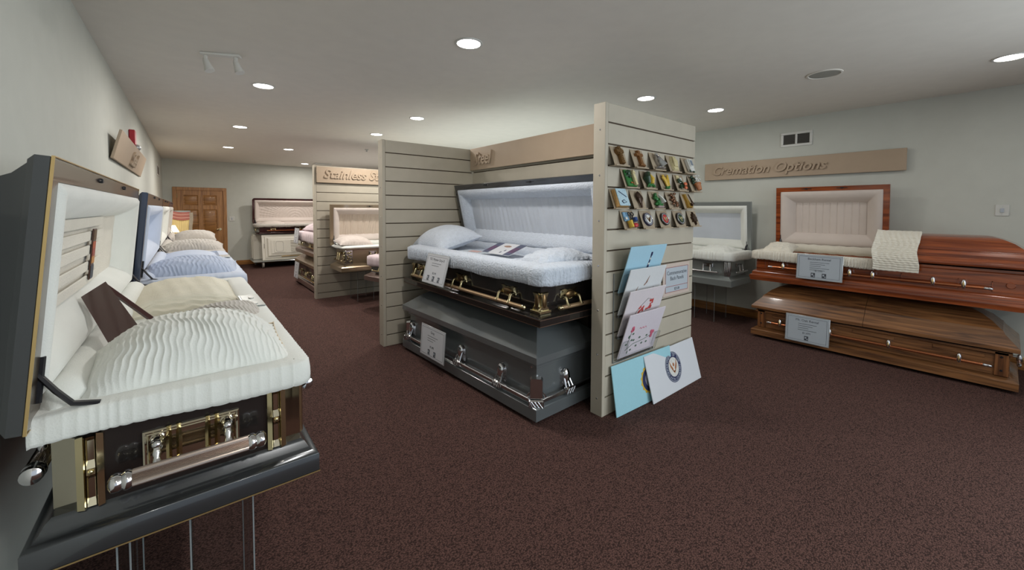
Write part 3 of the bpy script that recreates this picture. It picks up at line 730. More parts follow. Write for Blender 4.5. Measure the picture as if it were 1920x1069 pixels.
# foot throw: shirred cream blanket mounded over the foot
b = MB()
def thr(p, q):
    s = q*.86; k = min(1, s/.17); a = (1-k)*PI/2; h = sin(k*PI/2)
    arch = .125*(sin(PI*min(1, max(0, p*.96+.02)))**.4)
    d = .006*(1-2*abs(sin(s*95+.5*sin(p*19)+.35*sin(p*41+s*9))))+.004*sin(p*9)
    return (-.26+.49*p, 2.62+.055*(1-cos(k*PI/2))+max(0, s-.17)-d*sin(a), .862+(arch+.013)*h+d*cos(a))
b.grid(thr, 90, 320); tag(b.build('throw', f_throw, None, None, smooth=180), 'cream throw shirred in rows over the foot of the nearest left casket', 'throw')
# shadow box (wooden frame) lying askew in the casket
def board(mb, K, A, D, th):
    K, A, D = Vector(K), Vector(A), Vector(D); n = (A-K).cross(D).normalized()*th
    mb.loft([[K, A, A+D, K+D], [K+n, A+n, A+D+n, K+D+n]])
t_ = thing('memory_box', 'maroon wooden frame with a broad side board leaning askew in the nearest left casket', 'frame', (0, 0, 0))
K = Vector((-.257, 2.30, 1.139)); A = Vector((-.132, 1.86, 1.036)); B = Vector((-.09, 2.18, .978)); D = Vector((-.062, -.06, -.045))
A2 = K+(A-K)*1.25; B2 = K+(B-K)*1.08
b = MB(); board(b, K, A2, D, -.014); b.build('side_board', m_maroon, t_, smooth=None)
b = MB(); board(b, K, K+(B-K)*1.12, D*.16, .014); b.build('top_rail', m_maroon, t_, smooth=None)
# bookmark card hung on the lid panel slats
T = lidmap(.64, .35, 1.475, .024)
for k, v in enumerate((.20, .26, .33, .39, .45)):
    b = MB(lambda x, y, z: T(x, y, z)); b.cbox(.30, 1.36+.05*(k % 2), v-.022, v+.020, .066, .073, .003); b.build('panel_slat', f_cream, cask1)
def w1(p): return (LX-p[1], 1.40+p[0], .585+p[2])
b = MB(lambda x, y, z: w1(T(x, y, z))); b.cbox(1.08, 1.15, .20, .42, .058, .063, .001)
bk = b.build('bookmark', mat('bookmark_dark', rgb(70, 44, 34), .4), None); tag(bk, 'bookmark card with a sunset picture hung in the nearest left casket lid', 'bookmark')
for k, (c, v0, v1) in enumerate(((rgb(178, 84, 46), .335, .365), (rgb(150, 60, 40), .30, .335), (rgb(190, 130, 60), .27, .30), (rgb(52, 58, 66), .205, .26), (rgb(96, 70, 40), .37, .415))):
    b = MB(lambda x, y, z: w1(T(x, y, z))); b.box(1.084, 1.146, v0, v1, .0565, .0578); b.build('printed_band', mat('sunset_%d' % k, c, .5, var=.3, vscale=90), bk, smooth=None)

row = [
 ('second casket of the left row, navy blue with pale blue lining', m_blue, m_blue, m_gunlid, f_blue, f_blue, 3.60, 2.1),
 ('third casket of the left row, dark brown with cream lining', m_umber, m_umber, m_umber, f_beige, f_white, 5.77, 2.05),
 ('fourth and farthest casket of the left row, reddish brown with pale lining', m_maroon, m_maroon, m_maroon, f_beige, f_beige, 7.88, 2.05)]
for (lab, mb_, ml_, mf_, fb, fi, y, L) in row:
    sp = dict(sp1); sp.update(m_body=mb_, m_base=mb_, m_lidout=ml_, m_flange=mf_, m_line=m_chrome, lidline=False, m_in=fi, m_panel=fi, m_fab=fb, m_bed=fb, panel='smock', pn=60, du=.008, amp=.005, freq=120,
              fab=(.27, .385, .05), hw=[('a', ((.275,), .08, .47, .183, .25), hw_simple), ('front', ((.4, 1.0, 1.6), .15, 1.85, .183, .25), hw_simple)])
    sp['openlids'] = [(-.02, L-.02)]; sp['D'] = .145; sp['fl'] = .08; sp['boxy'] = 0; sp['ftop'] = .5; sp['lidh'] = .62
    casket('casket', lab, 'caskets set end to end along the left wall', (LX+.02, y, .585), PI/2, L, .62, sp)
pillow('large pale blue pillow with a shirred top on the navy casket', RM((.03, 3.88, .96), rx=.22), .285, .22, .12, f_bluegrey, None, 110, .004, 240, 50, seed=6, dome=.7)
b = MB()
def thr2(p, q):
    x = -.22+.48*p; y = 4.95+.65*q; fr = min(1, q*8)
    return (x, y, .88+.115*fr*(sin(PI*min(1, max(0, p*.96+.02)))**.35)+.003*sin(q*150+1.0*sin(p*17))*fr)
b.grid(thr2, 40, 160); tag(b.build('throw', f_blue, None, smooth=180), 'pale blue throw shirred across the foot of the navy casket', 'throw')
pillow('cream ruched pillow on the third casket of the left row', RM((.06, 6.0, .965), rx=.2), .285, .2, .115, f_beige, None, 90, .004, 160, 40, seed=7)
pillow('pale beige pillow on the farthest casket of the left row', RM((.10, 8.1, .985), rx=.2), .26, .2, .115, f_beige, None, 60, .003, 60, 40, seed=8)
b = MB(); b.cbox(-.05, .035, -.12, .12, 0, .006, .002); tag(b.build('latch_plate', m_silvgrey, None, (LX-.03, 4.9, .972)), 'small grey latch plate on the rim of the navy casket', 'latch')
stand('clear acrylic stand under the nearest left casket', (0, 0, 0), 0, 1, 1, .585, [(-.012, .146, 1.5, 1.85), (-.168, -.142, 1.5, 1.85), (-.145, .146, 2.9, 3.2)])
for i, (y, w) in enumerate(((3.6, 'second'), (5.77, 'third'), (7.88, 'fourth'))):
    stand('clear acrylic stand under the %s casket of the left row' % w, (0, y, 0), 0, 1, 1, .585, [(-.14, .14, .2, .5), (-.14, .14, 1.5, 1.8)])

# ------------------------------------------------------------------ centre: two stacked steel caskets (near end at lx = L)
BASE_B = [(0, 0), (0, .050), (.003, .053), (.03, .058), (.055, .072), (.07, .082)]
sp2 = dict(base=BASE_B, m_body=m_ebony, m_line=m_brownline, baseline=2, bi=.075, zr=.36, openlids=[(.0, 2.1)], th=1.35, lidh=.70, D=.15, dp=.04, fl=.055,
           m_lidout=m_gun, m_flange=m_gun, m_in=f_ice, m_panel=f_icepanel, panel='pleats', pn=420, rollw=.13,
           fab=(.262, .402, .075), m_fab=f_ice, m_bed=f_ice, freq=330, amp=.0045, du=.0035, lumpy=.6,
           hw=[('front', ((.20, .95, 1.61), .08, 1.86, .10), hw_ornate), ('b', ((.27,), .11, .5, .10), hw_ornate),
               ('front', (1.925, .075, .212), hw_ornatecorner), ('front', (.025, .075, .212), hw_ornatecorner), ('b', (.02, .075, .212), hw_ornatecorner)])
casket('casket', 'open ebony casket with ice blue ruffled lining and gold handles, upper in the centre stack', None, (1.772, 3.99, .678), -PI/2, 2.1, .76, sp2)
sp3 = dict(base=[(0, 0), (0, .078), (.006, .084), (.03, .092), (.05, .112), (.055, .12)], m_body=m_slate, m_line=m_chrome, bi=.06, zr=.375, open=False, lid='closed', m_lid=m_slate,
           crown=[(.045, .385), (0, .386), (0, .432), (.012, .440), (.13, .53), (.15, .545), (.20, .575), (.215, .58)],
           hw=[('front', ((.07, .96, 1.5), .03, 1.84, .125, .265), hw_silver), ('b', ((.28,), -.0, .6, .125, .265), hw_silver)])
lw = casket('casket', 'closed slate grey steel casket with chrome handles on the floor, lower of the centre stack', None, (1.715, 3.91, .03), -PI/2+.033, 1.98, .74, sp3)
hw_silvercorner(lw, (1.98-.06, .06, 1, -1), .075, .28); hw_silvercorner(lw, (.06, .06, -1, -1), .075, .28)
b = MB(); b.tube([(1.98-.1, .06, .335), (1.98-.1, .048, .335)], [.01, .007], 10); b.build('key_cap', m_chrome, lw)
# runners and rack that carry the stack
t_ = thing('casket_rack', 'dark wood rack carrying the upper steel casket of the centre stack', 'rack', (0, 0, 0))
for y in (2.15, 3.75):
    MB().cbox(2.60, 2.68, y-.04, y+.04, 0, .67, .004).build('upright', m_maroon, t_)
    MB().cbox(2.05, 2.68, y-.04, y+.04, .615, .676, .004).build('arm', m_black, t_)
t_ = thing('floor_runners', 'dark runners lifting the slate grey casket off the carpet', 'runners', (0, 0, 0))
for y in (2.3, 3.6): MB().cbox(1.85, 2.35, y-.04, y+.04, 0, .03, .003).build('runner', m_dark, t_)
pillow('ice blue shirred pillow at the head of the open steel casket', RM((2.13, 3.73, 1.115), rx=0, ry=-.25, rz=-.05), .24, .36, .16, f_ice, None, 130, .0015, 120, 120, seed=11, rdir='v')
pillow('small crumpled ice blue cushion at the near end of the open steel casket', RM((2.15, 2.15, 1.07), ry=-.1, rz=-.18), .24, .17, .085, f_ice, None, 60, .006, 70, 60, seed=12)
t_ = thing('brochure', 'open brochure with purple picture panels lying in the steel casket', 'brochure'); t_.matrix_world = frame_mx((2.06, 2.98, 1.065), (0, -1, 0), (.21, 0, .075))
MB().cbox(0, .40, 0, .22, 0, .003, .001).build('paper', m_paper, t_)
m_purple = mat('brochure_purple', rgb(96, 70, 98), .5, var=.3, vscale=30); m_slatep = mat('brochure_slate', rgb(84, 90, 112), .5, var=.2, vscale=20); m_tanp = mat('brochure_tan', rgb(160, 128, 112), .5, var=.3, vscale=40)
for x in (0.002, .31): MB().box(x, x+.088, .002, .218, .0032, .004).build('picture_panel', m_slatep, t_, smooth=None)
for x in (.012, .32): MB().box(x, x+.068, .05, .15, .0042, .005).build('picture', m_purple, t_, smooth=None)
b = MB(); b.ell((.2, .16, .004), .05, .018, .003, 14, 6); b.build('picture', m_tanp, t_)
for x in (.245, .225): MB().box(x, x+.016, .03+(x-.225)*2, .055+(x-.225)*2, .0032, .004).build('print_block', m_slatep, t_, smooth=None)
t_ = thing('leaflet', 'pale leaflet with a pink picture lying in the steel casket in front of the brochure', 'leaflet'); t_.matrix_world = frame_mx((1.96, 3.2, 1.062), (.1, -1, 0), (.3, 0, .02))
MB().cbox(0, .34, 0, .12, 0, .003, .001).build('paper', m_papergrey, t_)
MB().box(.10, .24, .03, .09, .0032, .004).build('picture', mat('leaflet_pink', rgb(196, 160, 156), .5, var=.2, vscale=30), t_, smooth=None)
card('price card headed TSC Wynter Grey-D in front of the open steel casket', (1.69, 3.42, .778), (0, -1, 0), (.07, 0, .265), .40, .272, 'TSC Wynter Grey-D', '$2,195', 2, 3)
card('price card on the closed slate grey casket', (1.675, 3.43, .105), (.02, -1, 0), (.02, 0, .28), .43, .283, 'Grey', '$1,495', 3, 2)

# ------------------------------------------------------------------ right wall: two wooden caskets and a grey one
BASE_W = [(0, 0), (0, .02), (-.006, .03), (-.006, .05), (.0, .062), (.012, .066), (.016, .075), (.014, .085), (.02, .10), (.04, .112), (.05, .118)]
sp4 = dict(base=BASE_W, m_body=m_cherry, m_line=m_cherry, bi=.05, zr=.335, openlids=[(.03, 1.08)], th=1.51, lidh=.745, D=.125, dp=.03, fl=.05, m_lidout=m_cherry, m_flange=m_cherry,
           m_in=f_rosebeige, m_panel=f_rosebeige, panel='boards', pn=260, rollw=.145, rolld=.09,
           lid='closed', split=[(1.082, 2.08, 0, 1.05)], m_lid=m_cherry,
           crown=[(.04, .335), (-.004, .338), (-.006, .352), (0, .366), (.012, .37), (.016, .385), (.035, .40), (.052, .405), (.056, .425), (.075, .45), (.10, .46), (.104, .48), (.16, .53), (.22, .562), (.28, .582), (.32, .588)],
           fab=(.235, .335, .055), fabx=(0, 1.08), fabends=(True, False), m_fab=f_cream, m_bed=f_cream, freq=190, amp=.0045, du=.004, lumpy=.8, boxy=1,
           hw=[('front', ((.28, .85, 1.02, 1.42, 1.60), .13, 1.76, .165), hw_tear)])
up = casket('casket', 'polished cherry half-couch casket with lid open at the head, upper of the right stack', None, (5.08, 1.86, .655), -PI/2, 2.08, .70, sp4)
# raised framed panels and post on the front of the cherry casket
for (a, c) in ((.05, .14), (.17, .62), (.7, 1.06), (1.26, 1.62), (1.80, 1.98)):
    b = MB()
    for (x0, x1, z0, z1) in ((a, c, .205, .213), (a, c, .128, .136), (a, a+.008, .128, .213), (c-.008, c, .128, .213)): b.cbox(x0, x1, .044, .0505, z0+.01, z1+.01, .001)
    b.build('panel_moulding', m_cherry, up)
b = MB(); b.tube([(1.9, .052, .20), (1.9, .040, .20)], [.028, .022], 16); b.build('carved_rosette', m_cherry, up)
sp5 = dict(base=[(0, 0), (0, .058), (.006, .064), (.03, .075), (.05, .09)], m_body=m_walnut, m_line=m_walnut, bi=.05, zr=.30, open=False, lid='closed',
           split=[(0, .98, 1, 0), (.983, 1.93, 0, 1)], m_lid=m_walnut,
           crown=[(.04, .302), (.0, .303), (0, .332), (.006, .34), (.08, .425), (.092, .452), (.1, .456), (.15, .51), (.21, .552), (.27, .575), (.32, .582)],
           hw=[('front', ((.24, .68, 1.12, 1.56), .11, 1.74, .165), hw_tear), ('b', ((.3,), .14, .44, .165), hw_tear)])
lo = casket('casket', 'closed oak casket resting low on the carpet, lower of the right stack', None, (5.05, 1.825, .03), -PI/2, 1.93, .68, sp5)
for x in (.055, 1.80):
    b = MB(); b.cbox(x, x+.075, .036, .05, .09, .285, .003); p = b.build('corner_post', m_walnutz, lo)
    for z in (.135, .245):
        b = MB(); b.tube([(x+.037, .036, z), (x+.037, .031, z)], [.009, .006], 10); b.build('peg', m_black, p)
b = MB()
for (x0, x1, z0, z1) in ((.14, 1.79, .262, .285), (.14, 1.79, .09, .112)): b.cbox(x0, x1, .042, .05, z0, z1, .003)
b.build('rail_moulding', m_walnut, lo)
for a in (.2, .9, 1.45):
    b = MB(); b.cbox(a, a+.3, .043, .05, .215, .25, .003); b.build('raised_panel', m_walnut, lo)
b = MB(); b.cbox(5.08+.06, 5.6, 1.6, 1.66, 0, .03, .003); tag(b.build('floor_runner', m_dark), 'dark runner under the head of the closed oak casket', 'runner')
b = MB(); b.cbox(5.14, 5.6, .2, .26, 0, .03, .003); tag(b.build('floor_runner', m_dark), 'dark runner under the foot of the closed oak casket', 'runner')
t_ = thing('casket_rack', 'dark rack holding the cherry casket above the oak casket', 'rack', (0, 0, 0))
for y in (.3, 1.45):
    MB().cbox(5.80, 5.88, y-.04, y+.04, 0, .65, .004).build('upright', m_black, t_)
    MB().cbox(5.3, 5.88, y-.05, y+.05, .622, .653, .003).build('arm', m_black, t_)
# shirred throw folded over the closed half of the lid
prof = [(.30, .592), (.24, .585), (.17, .56), (.11, .50), (.075, .465), (.04, .425), (.005, .395), (-.02, .36), (-.03, .32), (-.034, .28), (-.036, .235)]
def thr3(p, q):
    x = 1.05+.31*p; k = q*(len(prof)-1); i = min(int(k), len(prof)-2); f = k-i
    y = prof[i][0]*(1-f)+prof[i+1][0]*f; z = prof[i][1]*(1-f)+prof[i+1][1]*f
    d = .010+.006*abs(sin(q*62+.25*sin(p*7)+.2*sin(p*19)))+.0015*sin(p*50+4*sin(q*12)); d += .012*(p < .12)*(1-p/.12)
    return (x+.008*sin(q*9)+.02*q, y-d*.8, z+d*.7)
b = MB(); b.grid(thr3, 90, 130); o = b.build('throw', f_cream, None, smooth=180); o.location = (5.08, 1.86, .655); o.rotation_euler = (0, 0, -PI/2)
tag(o, 'ivory shirred throw draped over the closed half of the cherry casket', 'throw')
sm = o.modifiers.new('thickness', 'SOLIDIFY'); sm.thickness = .006; sm.offset = 1
pillow('crumpled cream pillow at the head of the cherry casket', RM((5.38, 1.66, 1.0), ry=-.15, rz=.1), .2, .15, .07, f_cream, None, 40, .008, 60, 50, seed=15)
card('price card headed Beckham Rental on the cherry casket', (5.042, 1.398, .735), (0, -1, 0), (.02, 0, .26), .39, .262, 'Beckham Rental', '$1,595', 5, 2, grey=True)
card('price card headed Mt. Oak Rental on the oak casket', (5.015, 1.475, .062), (0, -1, 0), (.02, 0, .28), .385, .285, 'Mt. Oak Rental', '$1,695', 4, 1, grey=True)
sp6 = dict(base=[(0, 0), (0, .075), (.006, .08), (.05, .11), (.06, .118)], m_body=m_silvgrey, m_line=m_silver, bi=.065, zr=.38, openlids=[(0, 2.08)], th=1.47, lidh=.69, D=.11, dp=.03, fl=.05,
           m_lidout=m_silvgrey, m_flange=m_silvgrey, m_in=f_white, m_panel=f_icepanel, panel='smooth', pn=30, fab=(.315, .425, .075), m_fab=f_white, m_bed=f_white, freq=170, amp=.004, du=.005, boxy=1,
           hw=[('front', ((.5, 1.1, 1.7), .3, 1.85, .165, .27), lambda t, T, ln, *a: hw_simple(t, T, ln, *a, mbar=m_silver, mplate=m_silver)), ('b', ((.28,), .1, .46, .165, .27), lambda t, T, ln, *a: hw_simple(t, T, ln, *a, mbar=m_silver, mplate=m_silver))])
gc = casket('casket', 'open silver grey casket with white lining on acrylic stand by the right wall', None, (5.19, 4.19, .50), -PI/2, 2.08, .61, sp6)
for (s_, T_) in ((1.93, 'front'), (.02, 'b')):
    b = MB(side_T(2.08, .61, .065, T_)); 
    for k in (-.018, .0, .018): b.tube([(s_+k, .004, .12), (s_+k, .012, .2), (s_+k, .004, .30)], [.005, .009, .005], 8)
    b.build('corner_post', m_silver, gc)
pillow('white pillow at the head of the silver grey casket', RM((5.47, 2.42, .90), ry=-.1), .2, .22, .085, f_white, None, 50, .005, 60, 50, seed=16)
stand('clear acrylic stand under the silver grey casket by the right wall', (0, 0, 0), 0, 1, 1, .5, [(5.31, 5.66, 2.36, 2.62), (5.31, 5.66, 3.6, 3.86)])

# ------------------------------------------------------------------ stainless bay
sp7 = dict(base=[(0, 0), (0, .06), (.006, .066), (.06, .10), (.07, .11)], m_body=m_champ, m_line=m_champ, bi=.075, zr=.36, openlids=[(0, 2.1)], th=1.53, lidh=.66, D=.105, dp=.03, fl=.05,
           m_lidout=m_champ, m_flange=m_champ, m_in=f_rosebeige, m_panel=f_tuft, panel='channels', pn=320, rollw=.12, fab=(.34, .385, .055), m_fab=f_white, m_bed=f_white, freq=60, amp=.0006, du=.02,
           hw=[('front', ((.42, 1.05, 1.7), .3, 1.85, .16, .29), lambda t, T, ln, *a: hw_simple(t, T, ln, *a, mbar=m_bronze, mplate=m_silver)), ('front', (.06, .11, .32), hw_floral), ('a', ((.26,), .08, .46, .16, .29), hw_simple), ('a', (.46, .11, .32), hw_floral)])
casket('casket', 'open champagne casket with tufted lid panel below the stainless steel sign', None, (1.775, 6.22, .50), 0, 2.1, .60, sp7)
pillow('pale satin pillow at the head of the champagne casket', RM((2.05, 6.52, .91), ry=.05, rx=.1), .26, .2, .11, f_rosebeige, None, 40, .003, 60, 40, seed=20)
stand('clear acrylic stand under the champagne casket', (0, 0, 0), 0, 1, 1, .5, [(2.05, 2.3, 6.35, 6.7), (3.3, 3.55, 6.35, 6.7)])
sp8 = dict(sp7); sp8.update(m_body=m_silvgrey, m_base=m_rose, openlids=[], fab=(.215, .37, .07), m_fab=f_pink, m_bed=f_pink, freq=90, amp=.006, du=.012, m_panel=f_pink,
           hw=[('front', ((.3, .85, 1.4), .1, 1.5, .15, .22), lambda t, T, ln, *a: hw_simple(t, T, ln, *a, mbar=m_gold, mplate=m_gold))])
a8 = .22
pk = casket('casket', 'rose brown casket with pink lining in front of the champagne casket', None, (1.99, 5.88, .42), -PI/2+a8, 1.65, .5, sp8)
pillow('pink pillow on the rose brown casket', RM((2.35, 5.55, .81), rz=a8), .16, .2, .08, f_pink, None, 40, .006, 50, 40, seed=21)
stand('clear acrylic stand under the rose brown casket with pink lining', (2.13, 5.3, 0), a8, 1, 1, .42, [(0.05, .35, 0, .3)])

# beyond the far partition
sp9 = dict(sp7); sp9.update(m_body=m_rose, m_base=m_rose, openlids=[], fab=(.22, .40, .06), m_fab=f_pink, m_bed=f_pink, freq=90, amp=.008, du=.012,
           hw=[('front', ((.35, 1.0), .1, 1.5, .14, .22), lambda t, T, ln, *a: hw_simple(t, T, ln, *a, mbar=m_gold, mplate=m_gold))])
casket('casket', 'rose brown casket with pink ruffled lining, upper of the stack behind the far partition', None, (1.66, 8.85, .62), -PI/2, 1.75, .7, sp9)
pillow('pink ruffled pillow on the upper casket behind the far partition', RM((1.98, 8.3, 1.05), rz=.2), .2, .3, .13, f_pink, None, 40, .01, 50, 50, seed=22, rdir='v')
sp10 = dict(sp3); sp10.update(m_body=m_umber, m_base=m_rose, m_lid=m_champ, hw=[('front', ((.3, .8, 1.3), .1, 1.5, .15, .26), lambda t, T, ln, *a: hw_simple(t, T, ln, *a, mbar=m_gold, mplate=m_gold))])
casket('casket', 'closed bronze brown casket on the floor, lower of the stack behind the far partition', None, (1.66, 8.95, .03), -PI/2, 1.85, .7, sp10)
card('price card on the upper pink-lined casket behind the far partition', (1.60, 8.72, .79), (0, -1, 0), (.03, 0, .29), .38, .29, 'Rose', '$2,495', 3, 1)
card('price card on the closed bronze brown casket behind the far partition', (1.60, 8.75, .12), (0, -1, 0), (.03, 0, .32), .36, .31, 'Bronze', '$1,995', 3, 1)
t_ = thing('casket_rack', 'dark rack behind the far partition between the two stacked caskets', 'rack', (0, 0, 0))
for y in (7.4, 8.5): MB().cbox(1.75, 2.3, y-.04, y+.04, .61, .62, .002).build('arm', m_black, t_); MB().cbox(2.42, 2.5, y-.04, y+.04, 0, .615, .004).build('upright', m_black, t_)

# ------------------------------------------------------------------ back wall: cart with lacquered white lids and a burgundy casket
ct = thing('casket_cart', 'low wheeled cart by the back wall carrying white casket pieces', 'cart', (0, 0, 0))
MB().cbox(1.22, 3.2, 11.3, 12.2, .15, .166, .004).build('platform', m_silvgrey, ct)
for (x, y) in ((1.42, 11.36), (3.0, 11.36), (1.35, 12.1), (3.0, 12.1)):
    b = MB(); b.tube([(x-.018, y, .072), (x+.018, y, .072)], .072, 18); w = b.build('caster_wheel', m_vent, ct)
    b = MB(); b.box(x-.028, x-.022, y-.02, y+.02, .06, .148); b.box(x+.022, x+.028, y-.02, y+.02, .06, .148); b.box(x-.04, x+.04, y-.04, y+.04, .146, .15); b.build('caster_fork', m_silver, w, smooth=None)
# white body standing on the cart
t_ = thing('casket_shell', 'white lacquered casket body standing at the back of the cart', 'casket body', (0, 0, 0))
MB().cbox(1.27, 3.15, 11.85, 12.18, .166, .80, .01).build('shell', m_whitelac, t_)
MB().cbox(1.25, 1.27, 11.9, 12.14, .2, .76, .004).build('end_cap', m_whitelac, t_)
# white lid leaned on its side
t_ = thing('leaning_panel', 'white casket lid with ribbed panels leaning on the cart', 'lid panel'); t_.matrix_world = frame_mx((1.42, 11.44, .168), (1, 0, 0), (0, .17, .62))
T = lambda x, y, z: (x, z, y)
b = MB()
def rr(i, n): return [(i, i*.8, n), (1.8-i, i*.8, n), (1.8-i, .64-i*.8, n), (i, .64-i*.8, n)]
b.loft([rr(0, 0), rr(0, .03), rr(.02, .034), rr(.05, .036), rr(.07, .05), (rr(.1, .052)), rr(.13, .08), rr(.17, .082), rr(.2, .09)]); b.build('lid_shell', m_whitelac, t_, smooth=None)
for k in range(8):
    b = MB(); z = .18+k*.042; b.tube([(.62, z, .098), (1.55, z, .098)], .011, 8); b.build('rib', m_whitelac, t_)
b = MB(); b.cbox(.25, .49, .17, .48, .088, .10, .004); b.build('end_panel', m_whitelac, t_)
N = 24; q = MB(); ov = [(.37+.085*math.copysign(abs(cos(a))**.45, cos(a)), .325+.13*math.copysign(abs(sin(a))**.45, sin(a)), .101) for a in [2*PI*k/N for k in range(N)]]
q.loft([ov, [(.37+(x-.37)*.97, .325+(y-.325)*.98, .103) for x, y, z in ov], [(.37+(x-.37)*.94, .325+(y-.325)*.96, .101) for x, y, z in ov]], cap0=False, cap1=False); q.build('oval_moulding', m_vent, t_)
b = MB(); b.cbox(.04, .055, .3, .42, .035, .045, .003); b.build('latch', m_vent, t_)
b = MB(); b.tube([(.40, .075, .075), (1.6, .075, .075)], .008, 8); b.build('trim_bar', m_goldline, t_)
sp11 = dict(sp7); sp11.update(m_body=m_burg, m_base=m_burg, base=[(0, 0), (0, .01), (.06, .03)], bi=.075, zr=.215, openlids=[(0, 2.0)], th=1.5, lidh=.68, lr=.06, ls=5, D=.12, m_lidout=m_burg, m_flange=m_burg, m_in=f_rosebeige, m_panel=f_rosebeige,
            panel='burst', pn=260, fab=(.16, .245, .07), m_fab=f_beige, m_bed=f_rosebeige, freq=60, amp=.008, du=.012,
            hw=[('front', ((.3, .95, 1.6), .15, 1.8, .075, .14), lambda t, T, ln, *a: hw_simple(t, T, ln, *a, mbar=m_copper, mplate=m_gold)), ('a', ((.25,), .1, .4, .075, .14), hw_simple)])
casket('casket', 'open burgundy casket with rose beige starburst lining by the back wall', None, (1.31, 11.55, .825), 0, 2.0, .70, sp11)
pillow('rose beige pillow in the burgundy casket by the back wall', RM((1.72, 11.9, 1.03), rx=.1), .3, .2, .1, f_rosebeige, None, 30, .003, 50, 40, seed=30)
t_ = thing('support_board', 'grey board between the white casket body and the burgundy casket', 'board', (0, 0, 0)); MB().cbox(1.34, 3.2, 11.66, 12.15, .802, .823, .003).build('board', m_silvgrey, t_)

# fabric display and lamp beyond the left row
t_ = thing('fabric_display', 'cream pleated fabric display with red striped swag standing before the wooden door', 'display', (0, 0, 0))
b = MB(); b.grid(lambda p, q: (-.30+.34*p, 10.9+.005*sin(p*70)+.003*sin(p*131), .60+.68*q), 80, 2); b.build('pleated_cloth', mat('gold_cream_cloth', rgb(208, 190, 138), .8, var=.05), t_, smooth=180)
b = MB(); b.cbox(-.32, .06, 10.925, 10.96, .55, 1.40, .004); b.build('backing', m_silvgrey, t_)
m_redc = mat('red_swag', rgb(158, 98, 92), .8, var=.1); m_pinkc = mat('pink_swag', rgb(182, 134, 126), .8)
for k in range(5):
    b = MB(); b.tube([(-.31+.36*i/12, 10.888-.01*sin(i), 1.41-.034*k-.035*sin(PI*i/12)-.05*i/12) for i in range(13)], .018, 8); b.build('swag_fold', (m_redc, m_pinkc)[k % 2], t_)
b = MB(); b.grid(lambda p, q: (.035+.06*p+.01*sin(q*9), 10.88+.006*sin(p*14+q*5), .60+.76*q), 16, 14); b.build('side_drape', mat('grey_sheer', rgb(150, 142, 130), .5, var=.1), t_, smooth=180)
MB().cbox(-.3, .05, 10.94, 11.2, 0, .6, .01).build('plinth', m_silvgrey, t_)
t_ = thing('side_table', 'small dark side table under the lit table lamp', 'table', (-.22, 10.35, 0))
MB().cbox(-.2, .2, -.2, .2, .62, .65, .004).build('tabletop', m_maroon, t_)
for x in (-.17, .17):
    for y in (-.17, .17): MB().cbox(x-.02, x+.02, y-.02, y+.02, 0, .62, .003).build('leg', m_maroon, t_)
t_ = thing('table_lamp', 'lit table lamp with a white cone shade beyond the left row of caskets', 'lamp', (-.215, 10.3, .65))
b = MB(); lathe_pts(b, (0, 0, 0), (0, 0, .34), [.07, .065, .02, .03, .05, .055, .04, .015, .012, .01], 16); b.build('lamp_base', m_gold, t_, smooth=60)
b = MB(); b.loft([[(r*cos(a), r*sin(a), z) for a in [2*PI*k/24 for k in range(24)]] for r, z in ((.095, .33), (.035, .46))], cap0=False, cap1=False); b.build('lamp_shade', emis('lamp_shade_glow', (1, .88, .68, 1), 2.2), t_, smooth=60)
pl = bpy.data.lights.new('bulb', 'POINT'); pl.energy = 6; pl.color = (1, .8, .55); pl.shadow_soft_size = .05
po = bpy.data.objects.new('bulb', pl); COL.objects.link(po); po.parent = t_; po.location = (0, -.02, .56)

# ------------------------------------------------------------------ emblem plates on the centre partition
PW, PD, PH = .15, .055, .135
XS = {0: [2.262, 2.497, 2.736, 2.975, 3.21], 1: [2.385, 2.62, 2.855, 3.092, 3.325]}
plate_me = lip_me = sh_me = None
FY = 1.737
def V(*c): return rgb(*c)
mC = {}
def cm(key, c, rough=.4, metal=0, var=.12):
    if key not in mC: mC[key] = mat('emblem_'+key, rgb(*c), rough, metal, var=var, vscale=70)
    return mC[key]
brz = cm('bronze', (122, 92, 54), .35, .6); brz2 = cm('dark_bronze', (70, 52, 40), .35, .5); slv = cm('silver', (190, 190, 192), .2, .9); crm = cm('cream', (204, 192, 150)); wht = cm('white', (210, 210, 205))
grn = cm('green', (44, 110, 52)); dgr = cm('dark_green', (34, 62, 40)); yel = cm('yellow', (206, 170, 60)); red = cm('red', (178, 40, 44)); blu = cm('blue', (40, 70, 130)); lbl = cm('light_blue', (170, 196, 208)); orn = cm('orange', (206, 104, 62)); nav = cm('navy', (40, 46, 84)); blk = cm('black', (30, 30, 32)); tan = cm('tan', (176, 138, 84)); terr = cm('terracotta', (166, 104, 62))
def blob(m, c, r, d=.008, rz=None): m.ell((c[0], c[1], c[2]), r, d, rz or r, 9, 5)
def circ(x, z, r, n=24, rz=None): return [(x+r*cos(2*PI*k/n), z+(rz or r)*sin(2*PI*k/n)) for k in range(n)]
